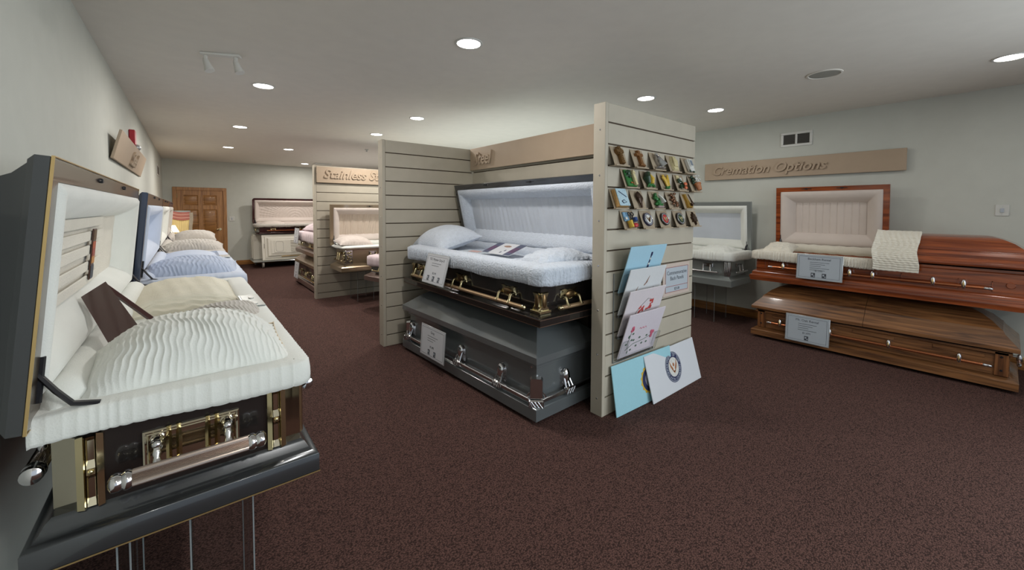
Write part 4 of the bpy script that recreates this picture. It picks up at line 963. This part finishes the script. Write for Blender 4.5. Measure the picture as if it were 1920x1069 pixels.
def seal(mx, R, mb_, mi_, me_, name, label, cat, group=None, th=.01, mr=None):
    t = tag(MB().prism(circ(0, 0, R, 32), 0, -th, .0).build(name, mb_, None, None, smooth=30, mx=mx), label, cat, group)
    b = MB()
    b.loft([[(x, -th-.0005, z) for x, z in circ(0, 0, R*.99, 32)], [(x, -th-.003, z) for x, z in circ(0, 0, R*.96, 32)], [(x, -th-.0005, z) for x, z in circ(0, 0, R*.92, 32)]], cap0=False, cap1=False)
    b.build('rim_ring', mr or m_silver, t)
    MB().prism(circ(0, 0, R*.66, 28), -th, -th-.002).build('centre_disc', mi_, t, smooth=30)
    e = MB()   # eagle with raised wings
    e.prism([(-.10*R, -.42*R), (.10*R, -.42*R), (.13*R, -.1*R), (.48*R, .42*R), (.42*R, .05*R), (.2*R, -.2*R), (.0, -.5*R), (-.2*R, -.2*R), (-.42*R, .05*R), (-.48*R, .42*R), (-.13*R, -.1*R)][::1], -th-.002, -th-.005)
    e.ell((0.02*R, -th-.004, .12*R), .09*R, .004, .12*R, 8, 5); e.build('eagle', me_, t, smooth=30)
    l = MB()
    for k in range(22):
        a = 2*PI*k/22; x, z = R*.8*cos(a), R*.8*sin(a); l.box(x-R*.045, x+R*.045, -th-.0025, -th, z-R*.06, z+R*.06)
    l.build('ring_lettering', m_paper, t, smooth=None)
    return t
# item builders: local x right, z up, -y out of the plate
def it_celtic(m, o):
    m.prism([(-.014,-.06),(.014,-.06),(.011,.02),(.03,.02),(.03,.042),(.011,.042),(.012,.065),(-.012,.065),(-.011,.042),(-.03,.042),(-.03,.02),(-.011,.02)], 0, -.016, .04)
    ring = [[(r*cos(a), y, .031+r*sin(a)) for a in [2*PI*k/20 for k in range(20)]] for r, y in ((.020,0),(.022,-.014),(.027,-.014),(.029,0))]; m.loft(ring, cap0=False, cap1=False)
    for k in range(6): m.ell((0, -.016, -.05+k*.013), .008, .004, .004, 8, 4)
def it_cross(m, o):
    m.prism([(-.028,-.06),(.028,-.06),(.02,-.05),(.011,-.045),(.010,.018),(.032,.018),(.032,.038),(.010,.038),(.010,.062),(-.010,.062),(-.010,.038),(-.032,.038),(-.032,.018),(-.010,.018),(-.011,-.045),(-.02,-.05)], 0, -.014, .05)
def it_figure(m, o):   # kneeling figure
    m.cbox(-.04, .04, -.02, 0, -.062, -.05, .003); blob(m, (-.012, -.014, .045), .011, .01, .013)
    m.tube([(-.012,-.012,.036), (-.012,-.014,.01), (.0,-.014,-.02), (.012,-.014,-.045)], [.012,.02,.026,.032], 10, flat=.6); m.tube([(-.006,-.02,.02), (-.024,-.026,.016), (-.03,-.028,.03)], [.008,.006,.005], 8)
def it_hands(m, o):
    m.prism([(-.03,-.06),(.026,-.06),(.03,-.02),(.024,.03),(.008,.06),(-.012,.062),(-.028,.03),(-.036,-.01)], 0, -.012, .15)
    for k in range(4): m.tube([(-.02+k*.009,-.014,-.03), (-.02+k*.011,-.018,.01), (-.010+k*.006,-.014,.052)], [.006,.006,.003], 6)
def it_book(m, o):
    m.cbox(-.026, .026, -.022, 0, -.055, .05, .004); m.cbox(-.02, .02, -.026, -.022, -.02, .042, .001)
def it_leaf(m, o):
    for k in range(9):
        a = -.8+.2*k; L_ = .05-.02*abs(a); m.tube([(0,-.008,-.04), (sin(a)*L_*.6,-.014,-.02+cos(a)*L_*.9), (sin(a)*L_,-.01,.0+cos(a)*L_*1.15)], [.004,.008,.002], 6)
    m.tube([(0,-.008,-.062), (0,-.01,-.03)], [.006,.008], 6)
def it_rose(m, o):
    rnd = random.Random(5)
    for k in range(16): m.ell((rnd.uniform(-.022,.022), -.008-rnd.uniform(0,.008), -.05+.1*k/15), .014, .007, .010, 8, 5)
def it_maple(m, o):
    m.prism([(0,-.06),(.006,-.03),(.03,-.03),(.024,-.012),(.036,.012),(.02,.01),(.018,.04),(.008,.026),(0,.06),(-.008,.026),(-.018,.04),(-.02,.01),(-.036,.012),(-.024,-.012),(-.03,-.03),(-.006,-.03)], 0, -.012, .15)
def scatter(m, seed, n, sx, z0, z1, r):
    rnd = random.Random(seed)
    for k in range(n): m.ell((rnd.uniform(-sx, sx), -.006-rnd.uniform(0, .010), rnd.uniform(z0, z1)), r*rnd.uniform(.7, 1.2), r*.7, r*rnd.uniform(.7, 1.2), 7, 5)
ITEMS = {
 (0,0): ('celtic_cross', 'bronze Celtic ring cross, first in the top row of emblems', 'emblem', it_celtic, brz, []),
 (0,1): ('cross_emblem', 'plain bronze cross, second in the top row of emblems', 'emblem', it_cross, cm('bronze2', (140, 98, 58), .4, .5), []),
 (0,2): ('figure_emblem', 'shiny silver kneeling figure, third in the top row of emblems', 'emblem', it_figure, slv, []),
 (0,3): ('praying_hands', 'cream praying hands, fourth in the top row of emblems', 'emblem', it_hands, crm, []),
 (0,4): ('book_emblem', 'white and silver book with flowers at its foot, top row of emblems', 'emblem', it_book, wht, [('flowers', lambda m: scatter(m, 3, 9, .022, -.062, -.035, .008), dgr), ('inlay', lambda m: m.cbox(-.013, .013, -.028, -.026, -.012, .034, .001), cm('inlay_grey', (120, 130, 140)))]),
 (1,0): ('garden_emblem', 'bright green garden scene with a cream tower, second row of emblems', 'emblem', lambda m, o: m.cbox(-.042, .042, -.01, 0, -.06, .06, .003), grn, [('trees', lambda m: scatter(m, 4, 14, .036, .005, .055, .011), dgr), ('tower', lambda m: (m.cbox(.008, .028, -.024, -.01, -.055, .03, .002), m.prism([(.004,.03),(.032,.03),(.018,.055)], -.026, -.01)), crm), ('blossom', lambda m: scatter(m, 6, 5, .03, -.055, -.03, .006), orn)]),
 (1,1): ('bird_emblem', 'dark green and yellow leaping fish, second row of emblems', 'emblem', lambda m, o: m.tube([(-.02,-.01,-.03), (-.03,-.014,.01), (-.012,-.014,.045), (.004,-.01,.062)], [.012,.02,.016,.004], 10), dgr, [('belly', lambda m: m.tube([(.004,-.014,-.035), (.008,-.018,.0), (.0,-.016,.035)], [.012,.016,.008], 10), yel), ('water', lambda m: scatter(m, 7, 12, .034, -.062, -.035, .009), grn)]),
 (1,2): ('wheat_emblem', 'golden wheat sheaf, second row of emblems', 'emblem', lambda m, o: [m.tube([(-.004+.002*k,-.008,-.055), (-.02+.005*k,-.012,.0), (-.034+.0085*k,-.010,.03+.02*sin(k))], [.005,.006,.005], 6) for k in range(9)] and None, yel, [('grass', lambda m: scatter(m, 8, 9, .036, -.062, -.045, .008), grn)]),
 (1,3): ('bouquet_emblem', 'cream card with an orange and white bouquet, second row of emblems', 'emblem', lambda m, o: m.cbox(-.034, .0, -.006, 0, .0, .062, .001), crm, [('leaves', lambda m: scatter(m, 9, 14, .034, -.045, .025, .011), dgr), ('orange_bloom', lambda m: (blob(m, (.012, -.022, -.02), .016, .008), blob(m, (.0, -.022, -.052), .014, .008)), orn), ('white_bloom', lambda m: scatter(m, 11, 5, .02, -.0, .03, .008), wht)]),
 (1,4): ('flowerpot_emblem', 'terracotta flowerpot of white blossoms, second row of emblems', 'emblem', lambda m, o: m.loft([[(r*cos(2*PI*k/14), -.02+r*.6*sin(2*PI*k/14), z) for k in range(14)] for r, z in ((.018,-.062),(.026,-.012),(.03,-.012),(.03,-.002))]), terr, [('leaves', lambda m: scatter(m, 12, 14, .034, .0, .055, .012), dgr), ('white_bloom', lambda m: [m.ell((random.Random(k).uniform(-.034,.034), -.03, random.Random(k+50).uniform(.002,.06)), .006,.004,.006,7,4) for k in range(16)], wht)]),
 (2,0): ('book_emblem', 'pale blue book with a fishing sketch, third row of emblems', 'emblem', lambda m, o: m.cbox(-.045, .045, -.022, 0, -.062, .06, .003), tan, [('cover', lambda m: m.cbox(-.042, .048, -.026, -.022, -.06, .062, .002), lbl), ('line_drawing', lambda m: (m.tube([(-.025,-.028,.04), (.03,-.028,.0)], .0018, 5), m.tube([(-.02,-.028,-.03), (.0,-.028,-.02), (.018,-.028,-.036), (-.01,-.028,-.045), (-.02,-.028,-.03)], .0018, 5)), nav)]),
 (2,1): ('oak_leaf_emblem', 'dark bronze leaf spray, second in the third row of emblems', 'emblem', it_leaf, brz2, []),
 (2,2): ('brook_emblem', 'green bank with a white brook, third row of emblems', 'emblem', lambda m, o: scatter(m, 14, 24, .032, -.055, .045, .013), grn, [('brook', lambda m: m.tube([(-.01,-.026,.03), (.006,-.03,.0), (.016,-.028,-.035)], [.005,.010,.016], 8, flat=.6), wht), ('rock_base', lambda m: m.cbox(-.03, .03, -.02, 0, -.066, -.05, .003), cm('rock', (150, 132, 130)))]),
 (2,3): ('rose_emblem', 'bronze rose stem with curled petals, fourth in the third row of emblems', 'emblem', it_rose, cm('rose_bronze', (118, 84, 62), .25, .7), []),
 (2,4): ('harp_emblem', 'golden scroll with a dark horn, last in the third row of emblems', 'emblem', lambda m, o: m.prism([(-.03,-.058),(.03,-.058),(.034,-.04),(.012,-.02),(-.006,.02),(-.012,.06),(-.036,.055),(-.026,.0)], 0, -.012, .06), cm('gold_emblem', (190, 150, 70), .3, .5), [('horn', lambda m: m.tube([(.006,-.018,.05), (.012,-.02,.0), (.02,-.02,-.035), (.006,-.02,-.045), (.0,-.02,-.025)], [.003,.004,.007,.008,.006], 8), brz2)]),
 (3,0): ('sewing_emblem', 'colourful sewing emblem with scissors and thread, first in the bottom row of emblems', 'emblem', lambda m, o: m.cbox(-.045, -.002, -.008, 0, -.01, .055, .002), cm('sky', (120, 160, 190)), [('yellow_spool', lambda m: m.tube([(-.018,-.016,-.06), (-.018,-.016,-.012)], .013, 10), yel), ('red_pincushion', lambda m: blob(m, (.026, -.014, -.044), .02, .012, .017), red), ('blue_thread', lambda m: (m.tube([(.03,-.014,-.018), (.034,-.014,.008)], .015, 10)), blu), ('scissors', lambda m: ([m.tube([(cx+.011*cos(a),-.016,.036+.013*sin(a)) for a in [2*PI*k/10 for k in range(11)]], .0032, 6, cap=False) for cx in (-.006, .022)], m.tube([(.0,-.016,.024), (.004,-.016,-.035)], [.004,.001], 6), m.tube([(.014,-.018,.024), (.006,-.018,-.035)], [.004,.001], 6)), blk), ('white_button', lambda m: blob(m, (-.034, -.012, .008), .011, .004), wht)]),
 (3,4): ('maple_leaf_emblem', 'dark brown maple leaf, last in the bottom row of emblems', 'emblem', it_maple, brz2, []),
}
SEALS = {(3,1): (nav, wht, brz, 'round navy blue and white military seal with an eagle, bottom row of emblems'),
         (3,2): (blk, red, crm, 'round red and black military seal, bottom row of emblems'),
         (3,3): (blk, dgr, crm, 'round green and black military seal, bottom row of emblems')}
ROWZ = [SLOTS[1], SLOTS[2], SLOTS[3], SLOTS[4]]
ordn = ['first', 'second', 'third', 'fourth', 'fifth']; rown = ['top row', 'second row', 'third row', 'bottom row']
for r in range(4):
    zt = ROWZ[r]; zb = zt-.1477+.006
    for c, x in enumerate(XS[r % 2]):
        t = thing('emblem_shelf', '%s taupe slanted emblem shelf in the %s on the centre partition' % (ordn[c], rown[r]), 'shelf', (x, FY, zb), 0, 'slanted emblem shelves on the partition')
        tl = math.atan2(PD, PH)
        if plate_me is None:
            o1 = MB().loft([[(0,-PD,0),(PW,-PD,0),(PW,-PD+.003,0),(0,-PD+.003,0)], [(0,-.003,PH),(PW,-.003,PH),(PW,0,PH),(0,0,PH)]]).build('back_plate', m_shelf, t, smooth=None)
            o2 = MB().box(0, PW, -PD-.012, -.0, -.003, 0).build('shelf_ledge', m_shelf, t, smooth=None)
            plate_me, sh_me = o1.data, o2.data
            o3 = MB().box(0, PW, -PD-.014, -PD-.012, -.003, .006).build('front_lip', m_shelf, t, smooth=None); lip_me = o3.data
        else: link('back_plate', plate_me, t); link('shelf_ledge', sh_me, t); link('front_lip', lip_me, t)
        ctr = Vector((x+PW*.5, FY-PD*.5-.003, zb+PH*.5-.002))
        mx = Matrix.Translation(ctr) @ Matrix.Rotation(-tl, 4, 'X')
        if (r, c) in SEALS:
            a, b_, e_, lab = SEALS[(r, c)]; seal(mx, .052, a, b_, e_, 'seal_emblem', lab, 'emblem', None, .014, m_silver)
        else:
            nm, lab, cat, fn, mt, ex = ITEMS[(r, c)]
            m_ = MB(lambda x, y, z: (x*1.3, y*1.5, z*1.06)); fn(m_, None); o = tag(m_.build(nm, mt, None, mx=mx), lab, cat, 'small emblems on the partition shelves')
            for (pn_, pf, pm) in ex:
                m_ = MB(lambda x, y, z: (x*1.3, y*1.5, z*1.06)); pf(m_); m_.build(pn_, pm, o)

# tiered acrylic holder with four back panels
hd = thing('panel_holder', 'clear acrylic four pocket holder on the centre partition', 'holder', (0, 0, 0))
MB().box(2.33, 2.84, 1.728, 1.734, .36, 1.0).build('back_sheet', m_acr, hd, smooth=None)
hl = MB()
for x in (2.33, 2.84): hl.box(x-.0015, x+.0015, 1.727, 1.735, .36, 1.0)
hl.box(2.33, 2.84, 1.727, 1.735, .358, .361); hl.build('sheet_edge', m_acredge, hd, smooth=None)
tiers = [(.862, 'pale blue panel with a lighthouse, topmost in the acrylic holder', cm('panel_blue', (158, 196, 214), .7, 0, .02)), (.704, 'white panel with flying birds, second in the acrylic holder', cm('panel_white', (206, 208, 210), .7, 0, .02)),
         (.552, 'pinkish white panel with red blossoms, third in the acrylic holder', cm('panel_pinkwhite', (208, 200, 204), .7, 0, .02)), (.388, 'pinkish white panel with pink roses and green leaves, lowest in the acrylic holder', cm('panel_lilac', (206, 198, 206), .7, 0, .02))]
PWd = .455
pink = cm('rose_pink', (196, 96, 120)); leafg = cm('leaf_grey_green', (84, 108, 92)); twig = cm('twig', (96, 100, 98)); redb = cm('blossom_red', (190, 70, 66))
for k, (z0, lab, mt) in enumerate(tiers):
    # pocket lip
    mx = frame_mx((2.352, 1.712, z0), (1, 0, 0), (0, -.105, .335))
    t = thing('back_panel', lab, 'panel', (0, 0, 0), 0, 'casket back panels in the acrylic holder'); t.matrix_world = mx
    MB().cbox(0, PWd, 0, .352, -.004, .004, .002).build('panel_sheet', mt, t)
    P = lambda x, y, z: (x, y, z)
    if k == 0:
        b = MB(); b.loft([[(.25,.10,.0045),(.285,.10,.0045),(.285,.10,.0055),(.25,.10,.0055)], [(.275,.27,.0045),(.285,.27,.0045),(.285,.27,.0055),(.275,.27,.0055)]]); b.cbox(.27, .29, .27, .30, .0045, .007, .001); b.build('lighthouse', nav, t, smooth=None)
        b = MB(); 
        for j in range(4): b.box(.254+j*.006, .286, .12+j*.04, .135+j*.04, .0056, .0062)
        b.build('white_stripe', wht, t, smooth=None)
        b = MB(); b.ell((.24, .10, .005), .05, .02, .002, 10, 4); b.build('red_roof', redb, t)
    if k == 1:
        for (x, y, s) in ((.24, .24, 1), (.13, .17, .9)):
            b = MB(); b.loft([[(x-.03*s,y-.03*s,.0045),(x,y+.002,.0055),(x-.004,y-.008*s,.0055)], [(x-.03*s,y-.03*s,.0048),(x,y+.004,.0058),(x-.004,y-.01*s,.0058)]]); b.tube([(x-.004,y-.01,.005),(x+.02*s,y+.045*s,.005)], [.006*s,.001], 6); b.tube([(x-.02,y-.03,.005),(x+.006,y+.004,.005)], [.002,.005], 6)
            b.build('flying_bird', cm('bird_brown', (140, 110, 96)), t)
        b = MB(); b.tube([(.33,.12,.0045),(.35,.16,.0045),(.42,.17,.0045)], .0018, 5); b.tube([(.35,.16,.0045),(.355,.19,.0045)], .0015, 5); b.build('twigs', twig, t)
    if k == 2:
        b = MB(); b.tube([(.12,.13,.0045),(.16,.2,.0045),(.25,.27,.0045),(.33,.25,.0045)], .0018, 5); b.tube([(.1,.12,.0045),(.08,.08,.0045)], .0018, 5); b.build('twigs', twig, t)
        b = MB(); rnd = random.Random(2)
        for j in range(26):
            cx, cy = ((.18, .17), (.30, .21))[j % 2]; b.ell((cx+rnd.uniform(-.04,.045), cy+rnd.uniform(-.035,.04), .005), .011, .011, .002, 7, 4)
        b.build('red_blossoms', redb, t)
    if k == 3:
        b = MB(); b.tube([(.06,.06,.0045),(.14,.10,.0045),(.26,.11,.0045),(.36,.13,.0045)], .002, 5); b.tube([(.08,.07,.0045),(.07,.13,.0045),(.08,.2,.0045)], .002, 5)
        for (x, y, a) in ((.09,.05,-1),(.13,.12,.9),(.12,.06,-.6),(.18,.08,-.5),(.2,.13,.8),(.25,.09,-.7),(.29,.13,.6),(.06,.1,2.3),(.1,.13,.5),(.07,.16,2.2),(.1,.18,.6),(.31,.09,-.8)):
            b.ell((x+.01*cos(a), y+.014*sin(a), .005), .013 if abs(cos(a)) > .6 else .009, .009 if abs(cos(a)) > .6 else .014, .0015, 8, 4)
        b.build('green_leaves', leafg, t)
        b = MB()
        for (x, y) in ((.36,.14),(.35,.16),(.375,.155),(.36,.12),(.08,.22),(.085,.24),(.09,.225)): b.ell((x, y, .006), .016, .016, .0025, 8, 4)
        b.build('pink_roses', pink, t)
        b = MB(); b.tube([(.17+.011*j, .22+.008*sin(j*2.1), .0048) for j in range(9)], .0016, 5); b.build('script_line', pink, t)
    # acrylic pocket front with cut-away centre
    pk_ = MB(lambda x, y, z: tuple(mx @ Vector((x, y, z))))
    pk_.box(-.012, .07, -.01, .15, .012, .0155); pk_.box(PWd-.07, PWd+.012, -.01, .15, .012, .0155); pk_.box(.07, PWd-.07, -.01, .03, .012, .0155); pk_.box(-.012, PWd+.012, -.014, -.01, -.012, .0155)
    po_ = pk_.build('pocket', m_acr, hd, smooth=None)
    e = MB(lambda x, y, z: tuple(mx @ Vector((x, y, z)))); z = .016
    for (p, q) in (((-.012,-.01),(-.012,.14)), ((-.012,.14),(.0,.15)), ((.0,.15),(.058,.15)), ((.058,.15),(.07,.135)), ((.07,.135),(.07,.05)), ((PWd-.07,.05),(PWd-.07,.135)), ((PWd-.07,.135),(PWd-.058,.15)), ((PWd-.058,.15),(PWd+.0,.15)), ((PWd,.15),(PWd+.012,.14)), ((PWd+.012,.14),(PWd+.012,-.01)), ((-.012,-.01),(PWd+.012,-.01))):
        e.tube([(p[0],p[1],z),(q[0],q[1],z)], .0012, 5)
    e.build('pocket_edge', m_acredge, po_)
# framed sign
t_ = thing('framed_notice', 'framed notice reading Commemorative Back Panels beside the acrylic holder', 'sign'); t_.matrix_world = frame_mx((2.965, 1.722, .745), (1, 0, 0), (0, 0, 1))
MB().cbox(0, .42, 0, .268, -.01, 0, .003).build('acrylic_frame', cm('notice_mat', (196, 180, 170), .5, 0, .03), t_)
MB().box(.03, .39, .03, .238, .0005, .0015).build('notice_sheet', m_papergrey, t_)
b = MB()
for (x0, x1, y0, y1) in ((.03,.39,.03,.034),(.03,.39,.234,.238),(.03,.034,.03,.238),(.386,.39,.03,.238),(.03,.39,.078,.082)): b.box(x0, x1, y0, y1, .0016, .0026)
b.build('border_line', cm('notice_red', (150, 84, 80), .5, 0, .02), t_, smooth=None)
text('Commemorative\nBack Panels', .046, m_ink, t_, Matrix.Translation((.21, .175, .002)), ext=.0004, align='CENTER')
text('$25.00', .03, m_ink, t_, Matrix.Translation((.21, .045, .002)), ext=.0004, align='CENTER')
# two panels on the floor
t_ = thing('back_panel', 'light blue panel with a navy and gold seal leaning at the foot of the partition', 'panel', (0, 0, 0)); t_.matrix_world = frame_mx((2.295, 1.665, .002), (1, -.03, 0), (0, .055, .345))
MB().cbox(0, .74, 0, .35, -.004, .004, .002).build('panel_sheet', cm('panel_aqua', (150, 198, 210), .7, 0, .02), t_)
star = [((.11 if k % 2 else .098)*cos(2*PI*k/32), (.11 if k % 2 else .098)*sin(2*PI*k/32)) for k in range(32)]
b = MB(); b.loft([[(.42+x, .165+z, .0042) for x, z in star], [(.42+x, .165+z, .0052) for x, z in star]]); b.build('gold_seal_edge', yel, t_, smooth=None)
b = MB()
for R_, z in ((.088, .0062),): b.loft([[(.42+x, .165+q, .0053) for x, q in circ(0, 0, R_, 30)], [(.42+x, .165+q, z) for x, q in circ(0, 0, R_, 30)]])
b.build('navy_seal_ring', nav, t_, smooth=None)
b = MB(); b.loft([[(.42+x, .165+q, .0063) for x, q in circ(0, 0, .055, 26)], [(.42+x, .165+q, .007) for x, q in circ(0, 0, .055, 26)]]); b.build('seal_centre', cm('seal_grey', (150, 150, 160)), t_, smooth=None)
t_ = thing('back_panel', 'white panel with a round navy eagle seal leaning at the foot of the partition', 'panel', (0, 0, 0)); t_.matrix_world = frame_mx((2.672, 1.612, .002), (1, .02, 0), (0, .09, .335))
MB().cbox(0, .765, 0, .345, -.004, .004, .002).build('panel_sheet', m_paper, t_)
C0 = (.37, .185)
def disc(R_, z0, z1, m, nm):
    b = MB(); b.loft([[(C0[0]+x, C0[1]+q, z0) for x, q in circ(0, 0, R_, 40)], [(C0[0]+x, C0[1]+q, z1) for x, q in circ(0, 0, R_, 40)]]); return b.build(nm, m, t_, smooth=None)
disc(.118, .0042, .005, nav, 'navy_ring'); disc(.112, .0051, .0056, m_papergrey, 'pale_line'); disc(.108, .0057, .0062, nav, 'navy_ring'); disc(.075, .0063, .0068, wht, 'white_centre')
text_ring = 'UNITED STATES NAVY'
for k, ch in enumerate('DEPARTMENT OF THE NAVY'):
    if ch == ' ': continue
    a = math.radians(205-k*11.8)
    text(ch, .03, m_papergrey, t_, Matrix.Translation((C0[0]+.083*cos(a), C0[1]+.083*sin(a), .0064)) @ Matrix.Rotation(a-PI/2, 4, 'Z'), ext=.0003, align='CENTER')
for k, ch in enumerate('UNITED STATES'):
    if ch == ' ': continue
    a = math.radians(222+k*8.0)
    text(ch, .024, m_papergrey, t_, Matrix.Translation((C0[0]+.102*cos(a), C0[1]+.102*sin(a), .0064)) @ Matrix.Rotation(a+PI/2, 4, 'Z'), ext=.0003, align='CENTER')
b = MB(); R_ = .11
ol = [(-.10,-.42),(.10,-.42),(.13,-.1),(.30,.1),(.48,.48),(.44,.05),(.28,-.2),(.12,-.3),(0,-.52),(-.12,-.3),(-.28,-.2),(-.44,.05),(-.48,.48),(-.30,.1),(-.13,-.1)]
b.loft([[(C0[0]+x*R_, C0[1]+.005+z*R_, .0069) for x, z in ol], [(C0[0]+x*R_, C0[1]+.005+z*R_, .0076) for x, z in ol]]); b.ell((C0[0], C0[1]+.018, .0075), .012, .016, .002, 10, 5); b.build('eagle', terr, t_, smooth=None)

# ------------------------------------------------------------------ wall and ceiling fittings
def wall_vent(name, label, mx, w, h, halves=2):
    t = thing(name, label, 'vent'); t.matrix_world = mx
    b = MB(); fw = .03
    b.cbox(0, w, 0, fw, 0, .01, .003); b.cbox(0, w, h-fw, h, 0, .01, .003); b.cbox(0, fw, fw, h-fw, 0, .01, .003); b.cbox(w-fw, w, fw, h-fw, 0, .01, .003)
    if halves == 2: b.cbox(w/2-.012, w/2+.012, fw, h-fw, 0, .009, .003)
    b.build('vent_frame', m_white, t)
    MB().box(fw, w-fw, fw, h-fw, -.003, -.001).build('vent_back', m_dark, t, smooth=None)
    n = int((h-2*fw)/.011); me = None
    for k in range(n):
        y = fw+.005+k*(h-2*fw-.006)/n
        if me is None: me = MB().loft([[(fw, 0, 0), (fw, .003, .008), (fw, .0045, .008), (fw, .0015, 0)], [(w-fw, 0, 0), (w-fw, .003, .008), (w-fw, .0045, .008), (w-fw, .0015, 0)]]).build('vent_slat', m_vent, t, (0, y, 0), smooth=None).data
        else: link('vent_slat', me, t, (0, y, 0))
wall_vent('wall_vent', 'white framed vent high on the right wall above the Cremation Options sign', frame_mx((XR-.001, 1.85, 2.255), (0, -1, 0), (0, 0, 1)), .335, .18)
wall_vent('wall_vent', 'small vent high on the left wall near the back corner', frame_mx((wl(10.6)+.001, 10.4, 2.10), (0, 1, 0), (0, 0, 1)), .8, .22, 1)
def switch(label, mx, w=.085, h=.12):
    t = thing('wall_switch', label, 'switch'); t.matrix_world = mx
    MB().cbox(0, w, 0, h, 0, .007, .003).build('switch_plate', m_white, t)
    MB().cbox(w/2-.012, w/2+.012, h/2-.02, h/2+.02, .007, .014, .002).build('toggle', m_papergrey, t)
    b = MB()
    for z in (.02, h-.02): b.tube([(w/2, z, .007), (w/2, z, .009)], .004, 8)
    b.build('screw', m_silver, t)
switch('square wall control plate on the right wall above the cherry casket', frame_mx((XR-.001, .072, 1.41), (0, -1, 0), (0, 0, 1)), .085, .105)
switch('white switch plate on the back wall beside the wooden door', frame_mx((.83, YB-.001, 1.13), (1, 0, 0), (0, 0, 1)), .12, .12)
# fire alarm
t_ = thing('fire_alarm', 'red fire alarm with a clear strobe above the tilted sign on the left wall', 'alarm', (0, 0, 0)); t_.matrix_world = frame_mx((wl(6)+.001, 6.0, 2.13), (0, 1, 0), (0, 0, 1))
MB().cbox(-.08, .08, 0, .16, 0, .05, .006).build('alarm_body', cm('alarm_red', (170, 30, 44), .4), t_)
b = MB(); b.ell((0.03, -.02, .055), .05, .035, .035, 14, 8); b.build('strobe', m_frame, t_)
# downlights
LIGHTS = [(1.557, 2.408, 'nearest the camera, over the centre aisle'), (.59, 4.469, 'first of the row over the left caskets'), (.614, 6.9, 'second of the row over the left caskets'), (.638, 9.337, 'third of the row over the left caskets'),
          (1.574, 8.891, 'over the aisle before the back wall'), (2.394, 11.45, 'farthest, above the burgundy casket'), (2.306, 4.773, 'above the slatwall partition behind the steel caskets'), (2.315, 6.203, 'above the stainless steel bay'),
          (3.722, 2.396, 'above the right end of the centre partition'), (4.774, 2.159, 'second from the centre partition towards the right wall'), (4.83, .02, 'at the right edge over the cherry casket'), (3.6, -1.2, 'behind the camera on the right'), (.6, -.9, 'behind the camera near the left wall'), (1.6, -2.4, 'rearmost behind the camera')]
ring_me = lens_me = None
for i, (x, y, w) in enumerate(LIGHTS):
    t = thing('downlight', 'round recessed ceiling downlight '+w, 'ceiling light', (x, y, CEIL), 0, 'recessed ceiling downlights')
    if ring_me is None:
        c = lambda r, z: [(r*cos(a), r*sin(a), z) for a in [2*PI*k/32 for k in range(32)]]
        o = MB().loft([c(.098, 0), c(.098, -.004), (c(.092, -.007)), c(.082, -.006), c(.080, -.001)], cap0=False, cap1=False).build('trim_ring', m_white, t); ring_me = o.data
        o = MB().loft([c(.080, -.0015), c(.080, -.004), c(.06, -.006), c(.03, -.008)]).build('lens', m_lens, t); lens_me = o.data
    else: link('trim_ring', ring_me, t); link('lens', lens_me, t)
    l = bpy.data.lights.new('lamp', 'AREA'); l.shape = 'DISK'; l.size = .15; l.energy = LAMP_POWER*(.2 if x > 4.8 else .2 if y < 0 and x > 3 else .5 if x > 3.5 else 1.3 if x < 1 and y < 0 else 1.5 if y < 4 else 1.15 if y < 6 else 1.8); l.color = (1, .95, .89) if y > 3 else (1, .97, .93); l.spread = PI
    lo_ = bpy.data.objects.new('lamp', l); COL.objects.link(lo_); lo_.parent = t; lo_.location = (0, 0, -.015)
# speaker
t_ = thing('ceiling_speaker', 'round flush ceiling speaker above the right caskets', 'speaker', (4.224, 1.013, CEIL))
c = lambda r, z: [(r*cos(a), r*sin(a), z) for a in [2*PI*k/40 for k in range(40)]]
MB().loft([c(.125, 0), c(.125, -.006), c(.112, -.008), c(.108, -.003)], cap0=False, cap1=False).build('speaker_rim', m_ceil, t_)
MB().loft([c(.108, -.001), c(.108, -.004), c(.05, -.006)]).build('speaker_grille', m_speaker, t_)
# two-spot track fixture
t_ = thing('spot_fixture', 'white bar with two swivel spotlights on the ceiling over the left aisle', 'ceiling light', (.225, 3.76, CEIL), -.45)
m_offw = mat('off_white_enamel', rgb(214, 212, 206), .5)
MB().cbox(-.13, .13, -.028, .028, -.018, 0, .004).build('mounting_bar', m_offw, t_)
for sgn, rot in ((-1, .25), (1, .5)):
    b = MB(); b.cbox(sgn*.10-.01, sgn*.10+.01, -.012, .012, -.07, -.018, .003); a_ = b.build('spot_arm', m_offw, t_)
    b = MB(); p0 = Vector((sgn*.10, 0, -.06)); d = Vector((.35, -.1, -.93)).normalized(); lathe_pts(b, p0-d*.025, p0+d*.08, [.010, .018, .021, .023, .026, .030, .032], 14); b.build('spot_head', m_offw, a_, smooth=40)
t_ = thing('sprinkler', 'small ceiling sprinkler above the stainless steel sign', 'sprinkler', (2.75, 7.9, CEIL))
b = MB(); b.tube([(0,0,0),(0,0,-.012)], .035, 14); b.tube([(0,0,-.012),(0,0,-.045)], .012, 8); b.tube([(0,0,-.045),(0,0,-.05)], .025, 12); b.build('sprinkler_head', m_white, t_)
t_ = thing('ceiling_vent', 'flat ceiling vent above the far partition', 'vent', (2.75, 11.2, CEIL))
b = MB(); b.cbox(-.2, .2, -.15, .15, -.012, 0, .004); b.build('vent_frame', m_white, t_)
# power cord below the cherry casket
b = MB(); b.tube([(5.85, .12, .62), (5.84, .10, .50), (5.85, .07, .42), (5.86, .11, .38), (5.86, .1, .2), (5.88, .1, .02)], .004, 6); tag(b.build('power_cord', m_goldline), 'thin tan cord hanging on the right wall behind the oak casket', 'cord')
